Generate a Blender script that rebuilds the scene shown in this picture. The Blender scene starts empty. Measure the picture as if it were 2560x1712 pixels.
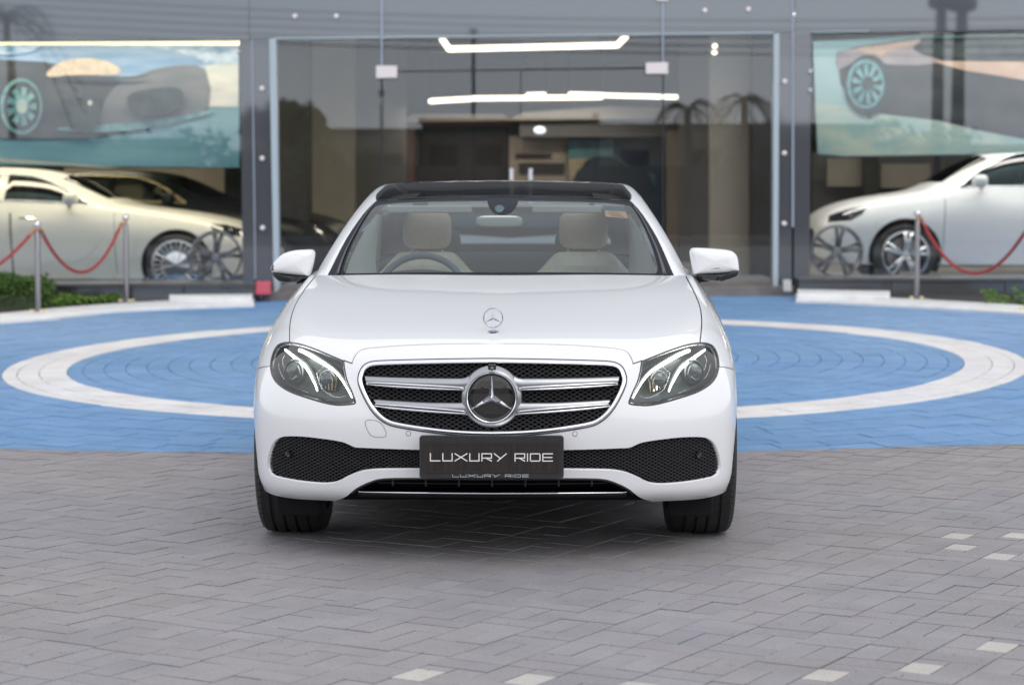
import bpy, bmesh, math, random
import numpy as np
from mathutils import Vector, Matrix
from mathutils.geometry import delaunay_2d_cdt, tessellate_polygon
from mathutils.bvhtree import BVHTree
random.seed(7)
R = math.radians
scene = bpy.context.scene
col = scene.collection

# ------------------------------------------------------------------ camera
F, H, CY, V0 = 5460.0, 1.27, -7.4, 491.0
PITCH = math.atan((856 - V0) / F)
cam_d = bpy.data.cameras.new('camera')
cam = bpy.data.objects.new('camera', cam_d)
col.objects.link(cam)
cam.location = (0, CY, H)
cam.rotation_euler = (R(90) - PITCH, 0, 0)
cam_d.sensor_width = 36
cam_d.lens = F / 2560 * 36
cam_d.clip_start = 0.1
cam_d.clip_end = 600
cam_d.dof.use_dof = True
cam_d.dof.focus_distance = 7.75
cam_d.dof.aperture_fstop = 3.6
scene.camera = cam

# ------------------------------------------------------------------ light
SUN_EL, SUN_AZ = 44.0, 150.0        # azimuth: direction the light comes from, clockwise from +Y
world = bpy.data.worlds.new('World')
scene.world = world
world.use_nodes = True
nt = world.node_tree
bg = nt.nodes['Background']
sky = nt.nodes.new('ShaderNodeTexSky')
sky.sky_type = 'NISHITA'
sky.sun_disc = False
sky.sun_elevation = R(SUN_EL)
sky.sun_rotation = R(SUN_AZ)
sky.air_density = 1.0
sky.dust_density = 2.0
sky.ozone_density = 1.0
hs = nt.nodes.new('ShaderNodeHueSaturation')
hs.inputs['Saturation'].default_value = 0.42
nt.links.new(sky.outputs[0], hs.inputs['Color'])
# thin overcast: the sky colour evened out with a pale cloud layer
tc = nt.nodes.new('ShaderNodeTexCoord')
mp = nt.nodes.new('ShaderNodeMapping'); mp.inputs['Scale'].default_value = (1, 1, 2.6)
nz = nt.nodes.new('ShaderNodeTexNoise'); nz.inputs['Scale'].default_value = 1.6
nz.inputs['Detail'].default_value = 5; nz.inputs['Roughness'].default_value = 0.5
nt.links.new(tc.outputs['Generated'], mp.inputs['Vector'])
nt.links.new(mp.outputs[0], nz.inputs['Vector'])
cr = nt.nodes.new('ShaderNodeValToRGB')
cr.color_ramp.elements[0].position = 0.3; cr.color_ramp.elements[0].color = (6.3, 6.5, 7.0, 1)
cr.color_ramp.elements[1].position = 0.72; cr.color_ramp.elements[1].color = (8.9, 8.9, 9.1, 1)
nt.links.new(nz.outputs['Fac'], cr.inputs['Fac'])
mx = nt.nodes.new('ShaderNodeMix'); mx.data_type = 'RGBA'
mx.inputs['Factor'].default_value = 0.8
nt.links.new(hs.outputs[0], mx.inputs['A'])
nt.links.new(cr.outputs[0], mx.inputs['B'])
# haze: the sky is palest near the horizon all the way round
sx = nt.nodes.new('ShaderNodeSeparateXYZ'); mr_ = nt.nodes.new('ShaderNodeMapRange'); mr_.interpolation_type = 'SMOOTHSTEP'
mr_.inputs['From Min'].default_value = 0.0; mr_.inputs['From Max'].default_value = 0.65
mr_.inputs['To Min'].default_value = 1.2; mr_.inputs['To Max'].default_value = 0.97
nt.links.new(tc.outputs['Generated'], sx.inputs[0]); nt.links.new(sx.outputs['Z'], mr_.inputs['Value'])
vm = nt.nodes.new('ShaderNodeVectorMath'); vm.operation = 'SCALE'
nt.links.new(mx.outputs['Result'], vm.inputs[0]); nt.links.new(mr_.outputs[0], vm.inputs['Scale'])
nt.links.new(vm.outputs[0], bg.inputs['Color'])
bg.inputs['Strength'].default_value = 0.132
sun_d = bpy.data.lights.new('sun', 'SUN')
sun_d.energy = 0.55
sun_d.angle = R(35)
sun_d.color = (1.0, 0.97, 0.93)
sun = bpy.data.objects.new('sun', sun_d)
col.objects.link(sun)
az = R(SUN_AZ)
sdir = Vector((math.sin(az) * math.cos(R(SUN_EL)), math.cos(az) * math.cos(R(SUN_EL)), math.sin(R(SUN_EL))))
sun.rotation_euler = sdir.to_track_quat('Z', 'Y').to_euler()
sun.location = sdir * 40
vs = scene.view_settings
vs.view_transform = 'Standard'; vs.look = 'None'; vs.exposure = 0.33; vs.gamma = 1.0
vs.use_curve_mapping = False
scene.render.engine = 'CYCLES'
scene.cycles.max_bounces = 10
scene.cycles.transparent_max_bounces = 16

# ------------------------------------------------------------------ measuring helpers (photo pixels -> places)
cp, sp = math.cos(PITCH), math.sin(PITCH)
K = 2560 / 2345
def ray(u, v):
    a = (u - 1280) / F; b = -(v - 856) / F
    return Vector((a, cp + b * sp, -sp + b * cp))
CAM = Vector((0, CY, H))
def at(u, v, Y):
    d = ray(u, v)
    return CAM + d * ((Y - CY) / d.y)
def dp(x, y, Y):
    return at(x * K, y * K, Y)
def sstep(a, b, x):
    t = min(1, max(0, (x - a) / (b - a)))
    return t * t * (3 - 2 * t)
def G(x, y):                                    # lie of the ground: level under the car, a slight rise to the showroom
    r = max(0.0, y - 2.9)
    return 0.017 * r * r / (r + 0.4) + 0.0100 * max(-14, min(14, x)) * sstep(2.0, 8.0, y)
def gpx(u, v):
    d = ray(u, v); t = -H / d.z
    if d.z >= 0: t = 30
    for _ in range(40):
        P = CAM + d * t
        t += (G(P.x, P.y) - P.z) / (d.z - 0.02)
    return CAM + d * t

# ------------------------------------------------------------------ object helpers
def tag(o, label=None, cat=None, group=None, kind=None):
    if label: o['label'] = label
    if cat: o['category'] = cat
    if group: o['group'] = group
    if kind: o['kind'] = kind
    return o
def empty(name, loc=(0, 0, 0), rz=0.0, label=None, cat=None, group=None, rot=None):
    o = bpy.data.objects.new(name, None)
    col.objects.link(o)
    o.location = loc
    o.rotation_euler = rot if rot else (0, 0, rz)
    o.empty_display_size = 0.1
    return tag(o, label, cat, group)
def pair(vf, ff, name, m, parent=None, smooth=False, normals=None):
    me = bpy.data.meshes.new(name)
    me.from_pydata([tuple(v) for v in vf], [], ff)
    me.update()
    for mm in (m if isinstance(m, (list, tuple)) else [m]):
        me.materials.append(mm)
    if smooth:
        me.polygons.foreach_set('use_smooth', [True] * len(me.polygons))
    if normals is not None:
        me.normals_split_custom_set_from_vertices([tuple(n) for n in normals])
    o = bpy.data.objects.new(name, me)
    col.objects.link(o)
    if parent is not None: o.parent = parent
    return o
class MB:
    def __init__(s): s.v = []; s.f = []
    def add(s, vs_, fs):
        b = len(s.v); s.v += [Vector(p) for p in vs_]; s.f += [tuple(i + b for i in f) for f in fs]; return s
    def box(s, a, b):
        x0, y0, z0 = a; x1, y1, z1 = b
        return s.add([(x0,y0,z0),(x1,y0,z0),(x1,y1,z0),(x0,y1,z0),(x0,y0,z1),(x1,y0,z1),(x1,y1,z1),(x0,y1,z1)],
                     [(0,3,2,1),(4,5,6,7),(0,1,5,4),(1,2,6,5),(2,3,7,6),(3,0,4,7)])
    def prism(s, pts, off):
        """closed 3d polygon pushed by the vector off"""
        off = Vector(off); n = len(pts)
        tr = tessellate_polygon([[Vector(p) for p in pts]])
        P = [Vector(p) for p in pts] + [Vector(p) + off for p in pts]
        nrm = Vector((0, 0, 0))
        for i in range(n):
            nrm += Vector(pts[i]).cross(Vector(pts[(i + 1) % n]))
        flip = nrm.dot(off) > 0
        fs = []
        for t in tr:
            a = tuple(t)
            e1 = (P[a[1]] - P[a[0]]).cross(P[a[2]] - P[a[0]])
            if e1.dot(off) > 0: a = a[::-1]
            fs.append(a); fs.append(tuple(i + n for i in a[::-1]))
        for i in range(n):
            j = (i + 1) % n
            fs.append((i, i + n, j + n, j) if not flip else (i, j, j + n, i + n))
        return s.add(P, fs)
    def tube(s, pts, r, n=8, cap=True, up=None, flat=1.0):
        pts = [Vector(p) for p in pts]; m = len(pts)
        rr = r if isinstance(r, (list, tuple)) else [r] * m
        up = Vector(up) if up else None
        vs_ = []; prev = None
        for i, p in enumerate(pts):
            t = (pts[min(i + 1, m - 1)] - pts[max(i - 1, 0)])
            t = t.normalized() if t.length > 1e-9 else Vector((0, 0, 1))
            if up is not None: a = up.cross(t)
            elif prev is None: a = t.orthogonal()
            else: a = prev - t * prev.dot(t)
            if a.length < 1e-6: a = t.orthogonal()
            a.normalize(); b = t.cross(a); prev = a
            for k in range(n):
                w = 2 * math.pi * k / n
                vs_.append(p + a * math.cos(w) * rr[i] + b * math.sin(w) * rr[i] * flat)
        fs = []
        for i in range(m - 1):
            for k in range(n):
                k2 = (k + 1) % n
                fs.append((i*n+k, i*n+k2, (i+1)*n+k2, (i+1)*n+k))
        if cap:
            fs.append(tuple(range(n))[::-1]); fs.append(tuple((m-1)*n + k for k in range(n)))
        return s.add(vs_, fs)
    def lathe(s, prof, n=32, axis='z', c=(0, 0, 0), a0=0.0, a1=2*math.pi):
        """prof: (radius, height) list"""
        c = Vector(c); m = len(prof); full = abs(a1 - a0 - 2*math.pi) < 1e-6
        cnt = n if full else n + 1
        vs_ = []
        for k in range(cnt):
            w = a0 + (a1 - a0) * k / n; cw, sw = math.cos(w), math.sin(w)
            for r, h in prof:
                if axis == 'z': p = (r*cw, r*sw, h)
                elif axis == 'x': p = (h, r*cw, r*sw)
                else: p = (r*sw, h, r*cw)
                vs_.append(c + Vector(p))
        fs = []
        for k in range(n):
            k2 = (k + 1) % cnt
            for i in range(m - 1):
                fs.append((k*m+i, k2*m+i, k2*m+i+1, k*m+i+1))
        return s.add(vs_, fs)
    def build(s, name, m, parent=None, smooth=False, bevel=0, sharp=None):
        o = pair(s.v, s.f, name, m, parent, smooth)
        if sharp is not None:
            me = o.data
            me.polygons.foreach_set('use_smooth', [True] * len(me.polygons))
            me.set_sharp_from_angle(angle=R(sharp))
        if bevel:
            b = o.modifiers.new('bevel', 'BEVEL'); b.width = bevel; b.segments = 2
            b.limit_method = 'ANGLE'; b.angle_limit = R(35)
        return o
def loft(mb, rings, flip=False, closed=False):
    n = len(rings[0]); vs_ = [p for r in rings for p in r]; fs = []
    for i in range(len(rings)-1):
        for j in range(n - (0 if closed else 1)):
            k2 = (j+1) % n
            f = (i*n+j, i*n+k2, (i+1)*n+k2, (i+1)*n+j)
            fs.append(f[::-1] if flip else f)
    return mb.add(vs_, fs)
def slab(name, pts, Y, depth, m, parent=None, disp=True, bevel=0):
    """a real plate of the given depth whose front outline lies on the plane Y"""
    P = [dp(x, y, Y) if disp else at(x, y, Y) for x, y in pts]
    return MB().prism(P, (0, depth, 0)).build(name, m, parent, bevel=bevel)
def rect(x0, y0, x1, y1): return [(x0, y0), (x1, y0), (x1, y1), (x0, y1)]
def cat_smooth(pts, n=5, closed=True):
    out = []; m = len(pts)
    rng = range(m if closed else m - 1)
    for i in rng:
        if closed: p = [pts[(i + k) % m] for k in (-1, 0, 1, 2)]
        else: p = [pts[max(0, i - 1)], pts[i], pts[i + 1], pts[min(m - 1, i + 2)]]
        p = [np.array(q, float) for q in p]
        if np.linalg.norm(p[1] - p[2]) < 1e-9: continue
        for k in range(n):
            t = k / n
            q = 0.5 * ((2*p[1]) + (-p[0]+p[2])*t + (2*p[0]-5*p[1]+4*p[2]-p[3])*t*t + (-p[0]+3*p[1]-3*p[2]+p[3])*t**3)
            out.append(tuple(q))
    if not closed: out.append(tuple(pts[-1]))
    return out

# ------------------------------------------------------------------ materials
def newmat(name):
    m = bpy.data.materials.new(name); m.use_nodes = True
    return m, m.node_tree, m.node_tree.nodes['Principled BSDF']
def mat(name, c, rough=0.5, metal=0.0, coat=0.0, spec=0.5, noise=0.0, nscale=20.0, bump=0.0, bscale=200.0, emit=None, es=0.0, dirt=None):
    m, t, b = newmat(name)
    b.inputs['Base Color'].default_value = (*c, 1)
    b.inputs['Roughness'].default_value = rough
    b.inputs['Metallic'].default_value = metal
    b.inputs['Coat Weight'].default_value = coat
    b.inputs['Coat Roughness'].default_value = 0.03
    b.inputs['Specular IOR Level'].default_value = spec
    if emit:
        b.inputs['Emission Color'].default_value = (*emit, 1); b.inputs['Emission Strength'].default_value = es
    if noise or bump:
        tcn = t.nodes.new('ShaderNodeTexCoord')
    if noise:
        n = t.nodes.new('ShaderNodeTexNoise'); n.inputs['Scale'].default_value = nscale
        n.inputs['Detail'].default_value = 6; n.inputs['Roughness'].default_value = 0.65
        t.links.new(tcn.outputs['Object'], n.inputs['Vector'])
        r = t.nodes.new('ShaderNodeValToRGB')
        c2 = dirt if dirt else tuple(x * (1 - noise) for x in c)
        r.color_ramp.elements[0].position = 0.34; r.color_ramp.elements[0].color = (*c2, 1)
        r.color_ramp.elements[1].position = 0.66; r.color_ramp.elements[1].color = (*[min(1, x * (1 + noise * 0.5)) for x in c], 1)
        t.links.new(n.outputs['Fac'], r.inputs['Fac']); t.links.new(r.outputs[0], b.inputs['Base Color'])
    if bump:
        n2 = t.nodes.new('ShaderNodeTexNoise'); n2.inputs['Scale'].default_value = bscale
        n2.inputs['Detail'].default_value = 3
        t.links.new(tcn.outputs['Object'], n2.inputs['Vector'])
        bp = t.nodes.new('ShaderNodeBump'); bp.inputs['Strength'].default_value = bump
        bp.inputs['Distance'].default_value = 0.01
        t.links.new(n2.outputs['Fac'], bp.inputs['Height']); t.links.new(bp.outputs[0], b.inputs['Normal'])
    return m
def glass(name, tint=(1, 1, 1), refl=0.08, rough=0.0, ior=1.5, fs=1.0, gc=(1, 1, 1)):
    m, t, b = newmat(name)
    t.nodes.remove(b)
    out = [n for n in t.nodes if n.type == 'OUTPUT_MATERIAL'][0]
    tr = t.nodes.new('ShaderNodeBsdfTransparent'); tr.inputs[0].default_value = (*tint, 1)
    gl = t.nodes.new('ShaderNodeBsdfGlossy'); gl.inputs['Roughness'].default_value = rough
    gl.inputs['Color'].default_value = (*gc, 1)
    fr = t.nodes.new('ShaderNodeFresnel'); fr.inputs['IOR'].default_value = ior
    ma = t.nodes.new('ShaderNodeMath'); ma.operation = 'MULTIPLY_ADD'; ma.inputs[1].default_value = fs; ma.inputs[2].default_value = refl; ma.use_clamp = True
    t.links.new(fr.outputs[0], ma.inputs[0])
    mix = t.nodes.new('ShaderNodeMixShader')
    t.links.new(ma.outputs[0], mix.inputs[0]); t.links.new(tr.outputs[0], mix.inputs[1]); t.links.new(gl.outputs[0], mix.inputs[2])
    t.links.new(mix.outputs[0], out.inputs[0])
    return m
M = {}
M['paint'] = mat('white_paint', (0.78, 0.79, 0.81), 0.35, coat=1.0)
M['black_gloss'] = mat('black_gloss', (0.010, 0.010, 0.011), 0.05, coat=0.6)

M['black_plastic'] = mat('black_plastic', (0.018, 0.018, 0.020), 0.38)
M['black_matt'] = mat('black_matt', (0.006, 0.006, 0.007), 0.6, spec=0.15)
M['mesh_black'] = mat('mesh_black', (0.045, 0.045, 0.050), 0.35)
M['dark_hole'] = mat('dark_hole', (0.004, 0.004, 0.005), 0.8)
M['seal'] = mat('seal', (0.02, 0.02, 0.022), 0.7)
M['chrome'] = mat('chrome', (0.86, 0.87, 0.90), 0.06, metal=1.0)
M['chrome_dark'] = mat('ornament_chrome', (0.42, 0.44, 0.50), 0.12, metal=1.0)
M['satin'] = mat('satin_silver', (0.40, 0.41, 0.43), 0.30, metal=1.0)
M['trim'] = mat('trim_black', (0.006, 0.009, 0.018), 0.3, spec=0.10)
M['rubber'] = mat('rubber', (0.016, 0.016, 0.017), 0.62, noise=0.35, nscale=60, bump=0.2, bscale=500)
M['windscreen'] = glass('windscreen_glass', (0.73, 0.83, 0.86), 0.0)
M['roof_glass'] = glass('roof_glass', (0.27, 0.26, 0.25), 0.0, ior=1.3, fs=0.35)
M['lens'] = glass('lamp_lens', (0.93, 0.96, 0.97), 0.01)
M['lamp_bowl'] = mat('lamp_bowl', (0.085, 0.098, 0.095), 0.3, metal=0.5)
M['lamp_silver'] = mat('lamp_silver', (0.62, 0.62, 0.60), 0.12, metal=1.0)
M['reflector'] = mat('reflector', (0.78, 0.66, 0.48), 0.08, metal=1.0)
M['projector'] = mat('projector_glass', (0.05, 0.06, 0.065), 0.02, coat=1.0, spec=0.9)
M['drl'] = mat('daytime_light', (0.9, 0.95, 1.0), 0.3, emit=(1.0, 1.0, 0.92), es=5.5)
M['leather'] = mat('beige_leather', (0.92, 0.83, 0.66), 0.5, noise=0.08, nscale=30, bump=0.2, bscale=300)
M['leather_seam'] = mat('leather_seam', (0.36, 0.31, 0.25), 0.7)
M['cabin_dark'] = mat('cabin_dark', (0.03, 0.042, 0.05), 0.6)
M['cabin_mid'] = mat('cabin_mid', (0.09, 0.14, 0.16), 0.7)
M['headliner'] = mat('headliner', (0.55, 0.56, 0.52), 0.8)
M['sticker_blue'] = mat('sticker_blue', (0.04, 0.11, 0.15), 0.6, noise=0.5, nscale=120)
M['sticker_tan'] = mat('sticker_tan', (0.62, 0.36, 0.22), 0.6, noise=0.12, nscale=90)
M['sticker_ink'] = mat('sticker_ink', (0.20, 0.12, 0.09), 0.6)
M['plate_frame'] = mat('plate_frame', (0.020, 0.020, 0.022), 0.42, noise=0.3, nscale=40, bump=0.1)
M['letter'] = mat('letter_white', (0.80, 0.80, 0.80), 0.4)
M['letter2'] = mat('letter_grey', (0.42, 0.44, 0.47), 0.4)
M['amber'] = mat('amber_lens', (0.03, 0.03, 0.04), 0.05, coat=1.0)
M['blue_enamel'] = mat('blue_enamel', (0.03, 0.06, 0.20), 0.2, coat=1.0)
M['disc'] = mat('brake_disc', (0.25, 0.25, 0.25), 0.35, metal=1.0)
# wooden-looking plate insert
def wood_plate():
    m, t, b = newmat('plate_wood')
    tcn = t.nodes.new('ShaderNodeTexCoord'); mpn = t.nodes.new('ShaderNodeMapping')
    mpn.inputs['Scale'].default_value = (60, 60, 4)
    n = t.nodes.new('ShaderNodeTexNoise'); n.inputs['Scale'].default_value = 1.6; n.inputs['Detail'].default_value = 6
    r = t.nodes.new('ShaderNodeValToRGB')
    r.color_ramp.elements[0].position = .3; r.color_ramp.elements[0].color = (0.010, 0.009, 0.009, 1)
    r.color_ramp.elements[1].position = .75; r.color_ramp.elements[1].color = (0.034, 0.023, 0.019, 1)
    t.links.new(tcn.outputs['Object'], mpn.inputs[0]); t.links.new(mpn.outputs[0], n.inputs['Vector'])
    t.links.new(n.outputs['Fac'], r.inputs[0]); t.links.new(r.outputs[0], b.inputs['Base Color'])
    b.inputs['Roughness'].default_value = 0.3
    return m
M['plate_wood'] = wood_plate()

# ------------------------------------------------------------------ ground materials
def paver_mat(name, lo, hi, island=True, rough=0.62, wear=None):
    """stone colour that differs from piece to piece, with grain, scuffs and broad stains"""
    m, t, b = newmat(name)
    L = t.links.new
    geo = t.nodes.new('ShaderNodeNewGeometry')
    if island: rnd = geo.outputs['Random Per Island']
    else: rnd = t.nodes.new('ShaderNodeObjectInfo').outputs['Random']
    r = t.nodes.new('ShaderNodeValToRGB')
    r.color_ramp.elements[0].color = (*lo, 1); r.color_ramp.elements[1].color = (*hi, 1)
    e = r.color_ramp.elements.new(0.5); e.color = (*[(a + c) / 2 * f for a, c, f in zip(lo, hi, (1.02, 0.99, 0.97))], 1)
    L(rnd, r.inputs[0])
    n = t.nodes.new('ShaderNodeTexNoise'); n.inputs['Scale'].default_value = 3.0; n.inputs['Detail'].default_value = 8; n.inputs['Roughness'].default_value = 0.7
    L(geo.outputs['Position'], n.inputs['Vector'])
    r2 = t.nodes.new('ShaderNodeValToRGB')
    r2.color_ramp.elements[0].position = 0.36; r2.color_ramp.elements[0].color = (0.90, 0.89, 0.89, 1)
    r2.color_ramp.elements[1].position = 0.62; r2.color_ramp.elements[1].color = (1.05, 1.05, 1.05, 1)
    L(n.outputs['Fac'], r2.inputs[0])
    n3 = t.nodes.new('ShaderNodeTexNoise'); n3.inputs['Scale'].default_value = 0.55; n3.inputs['Detail'].default_value = 4
    L(geo.outputs['Position'], n3.inputs['Vector'])
    r3 = t.nodes.new('ShaderNodeValToRGB')
    r3.color_ramp.elements[0].position = 0.35; r3.color_ramp.elements[0].color = (1.03, 1.00, 0.97, 1)
    r3.color_ramp.elements[1].position = 0.65; r3.color_ramp.elements[1].color = (0.97, 0.98, 1.02, 1)
    L(n3.outputs['Fac'], r3.inputs[0])
    mul = t.nodes.new('ShaderNodeMix'); mul.data_type = 'RGBA'; mul.blend_type = 'MULTIPLY'; mul.inputs['Factor'].default_value = 1
    L(r.outputs[0], mul.inputs['A']); L(r2.outputs[0], mul.inputs['B'])
    mul2 = t.nodes.new('ShaderNodeMix'); mul2.data_type = 'RGBA'; mul2.blend_type = 'MULTIPLY'; mul2.inputs['Factor'].default_value = 1
    L(mul.outputs['Result'], mul2.inputs['A']); L(r3.outputs[0], mul2.inputs['B'])
    # fine speckle
    n4 = t.nodes.new('ShaderNodeTexNoise'); n4.inputs['Scale'].default_value = 170; n4.inputs['Detail'].default_value = 3
    L(geo.outputs['Position'], n4.inputs['Vector'])
    r4 = t.nodes.new('ShaderNodeValToRGB')
    r4.color_ramp.elements[0].position = 0.3; r4.color_ramp.elements[0].color = (0.80, 0.80, 0.80, 1)
    r4.color_ramp.elements[1].position = 0.7; r4.color_ramp.elements[1].color = (1.2, 1.2, 1.2, 1)
    L(n4.outputs['Fac'], r4.inputs[0])
    mul3 = t.nodes.new('ShaderNodeMix'); mul3.data_type = 'RGBA'; mul3.blend_type = 'MULTIPLY'; mul3.inputs['Factor'].default_value = 1
    L(mul2.outputs['Result'], mul3.inputs['A']); L(r4.outputs[0], mul3.inputs['B'])
    colour = mul3.outputs['Result']
    if wear:
        mpw = t.nodes.new('ShaderNodeMapping'); mpw.inputs['Scale'].default_value = (0.9, 3.2, 1)
        nw = t.nodes.new('ShaderNodeTexNoise'); nw.inputs['Scale'].default_value = 1.4; nw.inputs['Detail'].default_value = 9; nw.inputs['Roughness'].default_value = 0.75
        L(geo.outputs['Position'], mpw.inputs[0]); L(mpw.outputs[0], nw.inputs['Vector'])
        rw = t.nodes.new('ShaderNodeValToRGB'); rw.color_ramp.elements[0].position = 0.50; rw.color_ramp.elements[1].position = 0.72
        rw.color_ramp.elements[0].color = (0, 0, 0, 1); rw.color_ramp.elements[1].color = (0.45, 0.45, 0.45, 1)
        L(nw.outputs['Fac'], rw.inputs[0])
        mw = t.nodes.new('ShaderNodeMix'); mw.data_type = 'RGBA'; mw.inputs['B'].default_value = (*wear, 1)
        L(rw.outputs[0], mw.inputs['Factor']); L(colour, mw.inputs['A']); colour = mw.outputs['Result']
    L(colour, b.inputs['Base Color'])
    b.inputs['Roughness'].default_value = rough
    bp = t.nodes.new('ShaderNodeBump'); bp.inputs['Strength'].default_value = 0.25; bp.inputs['Distance'].default_value = 0.003
    L(n4.outputs['Fac'], bp.inputs['Height']); L(bp.outputs[0], b.inputs['Normal'])
    return m
M['paver'] = paver_mat('grey_paver', (0.258, 0.252, 0.268), (0.288, 0.281, 0.294), island=False)
M['paver_far'] = paver_mat('grey_paver_mass', (0.258, 0.252, 0.268), (0.288, 0.281, 0.294), island=True)
M['paver_light'] = paver_mat('light_paver', (0.44, 0.43, 0.41), (0.52, 0.51, 0.48), island=False)
M['joint'] = mat('sandy_joint', (0.05, 0.048, 0.047), 0.95, noise=0.5, nscale=40)
M['ground'] = mat('plain_ground', (0.30, 0.295, 0.29), 0.9, noise=0.3, nscale=2)
M['blue'] = paver_mat('blue_painted_paver', (0.120, 0.275, 0.510), (0.150, 0.318, 0.560), island=True, rough=0.55, wear=(0.27, 0.38, 0.53))
M['white_paint_ring'] = paver_mat('white_painted_paver', (0.70, 0.70, 0.70), (0.76, 0.76, 0.755), island=True, rough=0.6, wear=(0.60, 0.59, 0.57))
M['blue_base'] = mat('blue_joint', (0.085, 0.21, 0.43), 0.8, noise=0.25, nscale=9)
M['kerb'] = mat('white_kerb_paint', (0.76, 0.76, 0.76), 0.6, noise=0.12, nscale=5, bump=0.2, bscale=60)

# ------------------------------------------------------------------ ground
def grid_sheet(name, xs, ys, dz, m, kind='structure', parent=None):
    vs_ = [(x, y, G(x, y) + dz) for y in ys for x in xs]
    n = len(xs)
    fs = [(j*n+i, j*n+i+1, (j+1)*n+i+1, (j+1)*n+i) for j in range(len(ys)-1) for i in range(n-1)]
    o = pair(vs_, fs, name, m, parent, smooth=True)
    return tag(o, kind=kind)
def lin(a, b, n): return [a + (b - a) * i / n for i in range(n + 1)]
grid_sheet('ground', [-300, -120, -40] + lin(-16, 16, 32) + [40, 120, 300], [-300, -120, -60, -30, -10] + lin(-4, 20, 48) + [40, 120, 300], -0.05, M['ground'])
# front edge of the blue paint (world x -> y), measured along the photo
EDGE = [gpx(u, v) for u, v in [(-260, 1112), (0, 1121), (200, 1126), (400, 1129), (640, 1131), (1240, 1132), (1842, 1129), (2100, 1121), (2330, 1115), (2560, 1110), (2800, 1104)]]
def edge_y(x):
    for a, b in zip(EDGE, EDGE[1:]):
        if x <= b.x: break
    t = (x - a.x) / (b.x - a.x)
    jag = 0.010*math.sin(x*23.0)*math.sin(x*7.3+1) + 0.007*math.sin(x*61.0)
    return jag + a.y + (b.y - a.y) * min(1.4, max(-0.6, t))
# paving of the forecourt: basket-laid blocks in strips that run away to the right
pave = empty('paving', (0, 0, 0)); tag(pave, kind='structure')
pave_joint = grid_sheet('joint_sand', lin(-9, 9, 18), lin(-7.4, 4.2, 40), -0.0035, M['joint'], kind=None, parent=pave)
ANG = R(60); D1 = Vector((math.cos(ANG), math.sin(ANG), 0)); D2 = Vector((D1.y, -D1.x, 0))
ORG = Vector((0.020, -1.662, 0))
def brick_mesh(lx, ly, name, jag=0.0):
    g = 0.0023; h = 0.04; c = 0.0004
    x, y = lx / 2 - g, ly / 2 - g
    vs_ = [(-x, -y, -h), (x, -y, -h), (x, y, -h), (-x, y, -h), (-x, -y, -c), (x, -y, -c), (x, y, -c), (-x, y, -c),
           (-x+c, -y+c, 0), (x-c, -y+c, 0), (x-c, y-c, 0), (-x+c, y-c, 0)]
    fs = [(8, 9, 10, 11)] + [(i, (i+1) % 4, 4 + (i+1) % 4, 4 + i) for i in range(4)] + [(4+i, 4+(i+1) % 4, 8+(i+1) % 4, 8+i) for i in range(4)]
    return vs_, fs
BU = 0.188
BV, BF = brick_mesh(BU, BU/2, 'paver')
SV, SF = brick_mesh(BU*0.30, BU/2, 'paver')
LV, LF = brick_mesh(BU*0.70, BU/2, 'paver')
bricks = []       # (centre, along-angle, square?)
light_px = [(2084, 1495+10), (0, 0)]
lights = [gpx(x*K, y*K) for x, y in [(925, 1566), (1175, 1558), (1435, 1550), (1900, 1537), (2137, 1536), (2268, 1487), (2350, 1440), (2165, 1227), (2318, 1225), (2235, 1251), (2310, 1274)]]
for i in range(-60, 60):
    off = (i % 2) * BU/2 + 0.012 * math.sin(i * 2.3)
    for j in range(-60, 60):
        c = ORG + D2 * (i * BU) + D1 * (j * BU + off)
        if not (-7.2 < c.y < 4.1 and abs(c.x) < 6.4): continue
        lat = (i + j) % 2 == 0
        cells = []
        if lat:   # two blocks side by side along the strip
            cells = [(c + D2 * BU/4, 0, False), (c - D2 * BU/4, 0, False)]
        else:
            cells = [(c + D1 * BU/4, 1, False), (c - D1 * BU/4, 1, False)]
        for (p, o, s) in cells: bricks.append([p, o, s])
# light squares: the nearest half block gives way to a pair of squares
final = []
pick = {}
for l in lights:
    best = min(((( (p + (D1 if o == 0 else D2)*BU/4*h) - l).length, i, h) for i, (p, o, s_) in enumerate(bricks) for h in (-1, 1) if o == 0), key=lambda q: q[0])
    pick[best[1]] = best[2]
for i, (p, o, s_) in enumerate(bricks):
    ax = D1 if o == 0 else D2
    if i in pick:
        hit = pick[i]
        final.append([p + ax * (BU*0.15 * hit), o, 'light']); final.append([p - ax * (BU*0.35 * hit), o, 'square'])
    else:
        final.append([p, o, 'full'])
keep = final
def on_cam(p):
    d = p - CAM; f = d.y * cp - d.z * sp
    if f < 0.2: return False
    u = 1280 + F * d.x / f; v = 856 - F * (d.y * sp + d.z * cp) / f
    return -30 < u < 2590 and v < 1760
vis = sorted([it for it in keep if on_cam(it[0]) and it[0].y < edge_y(it[0].x) - 0.12], key=lambda it: (it[0] - CAM).length)
near = vis[:296]
near += [it for it in vis[296:] if it[2] == 'light']
nid = set(id(it) for it in near)
protos = {}
for kname, V_, F_, mm in (('full', BV, BF, M['paver']), ('square', SV, SF, M['paver']), ('light', LV, LF, M['paver_light'])):
    me = bpy.data.meshes.new('paver'); me.from_pydata(V_, [], F_); me.update(); me.materials.append(mm); protos[kname] = me
rest = MB()
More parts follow.
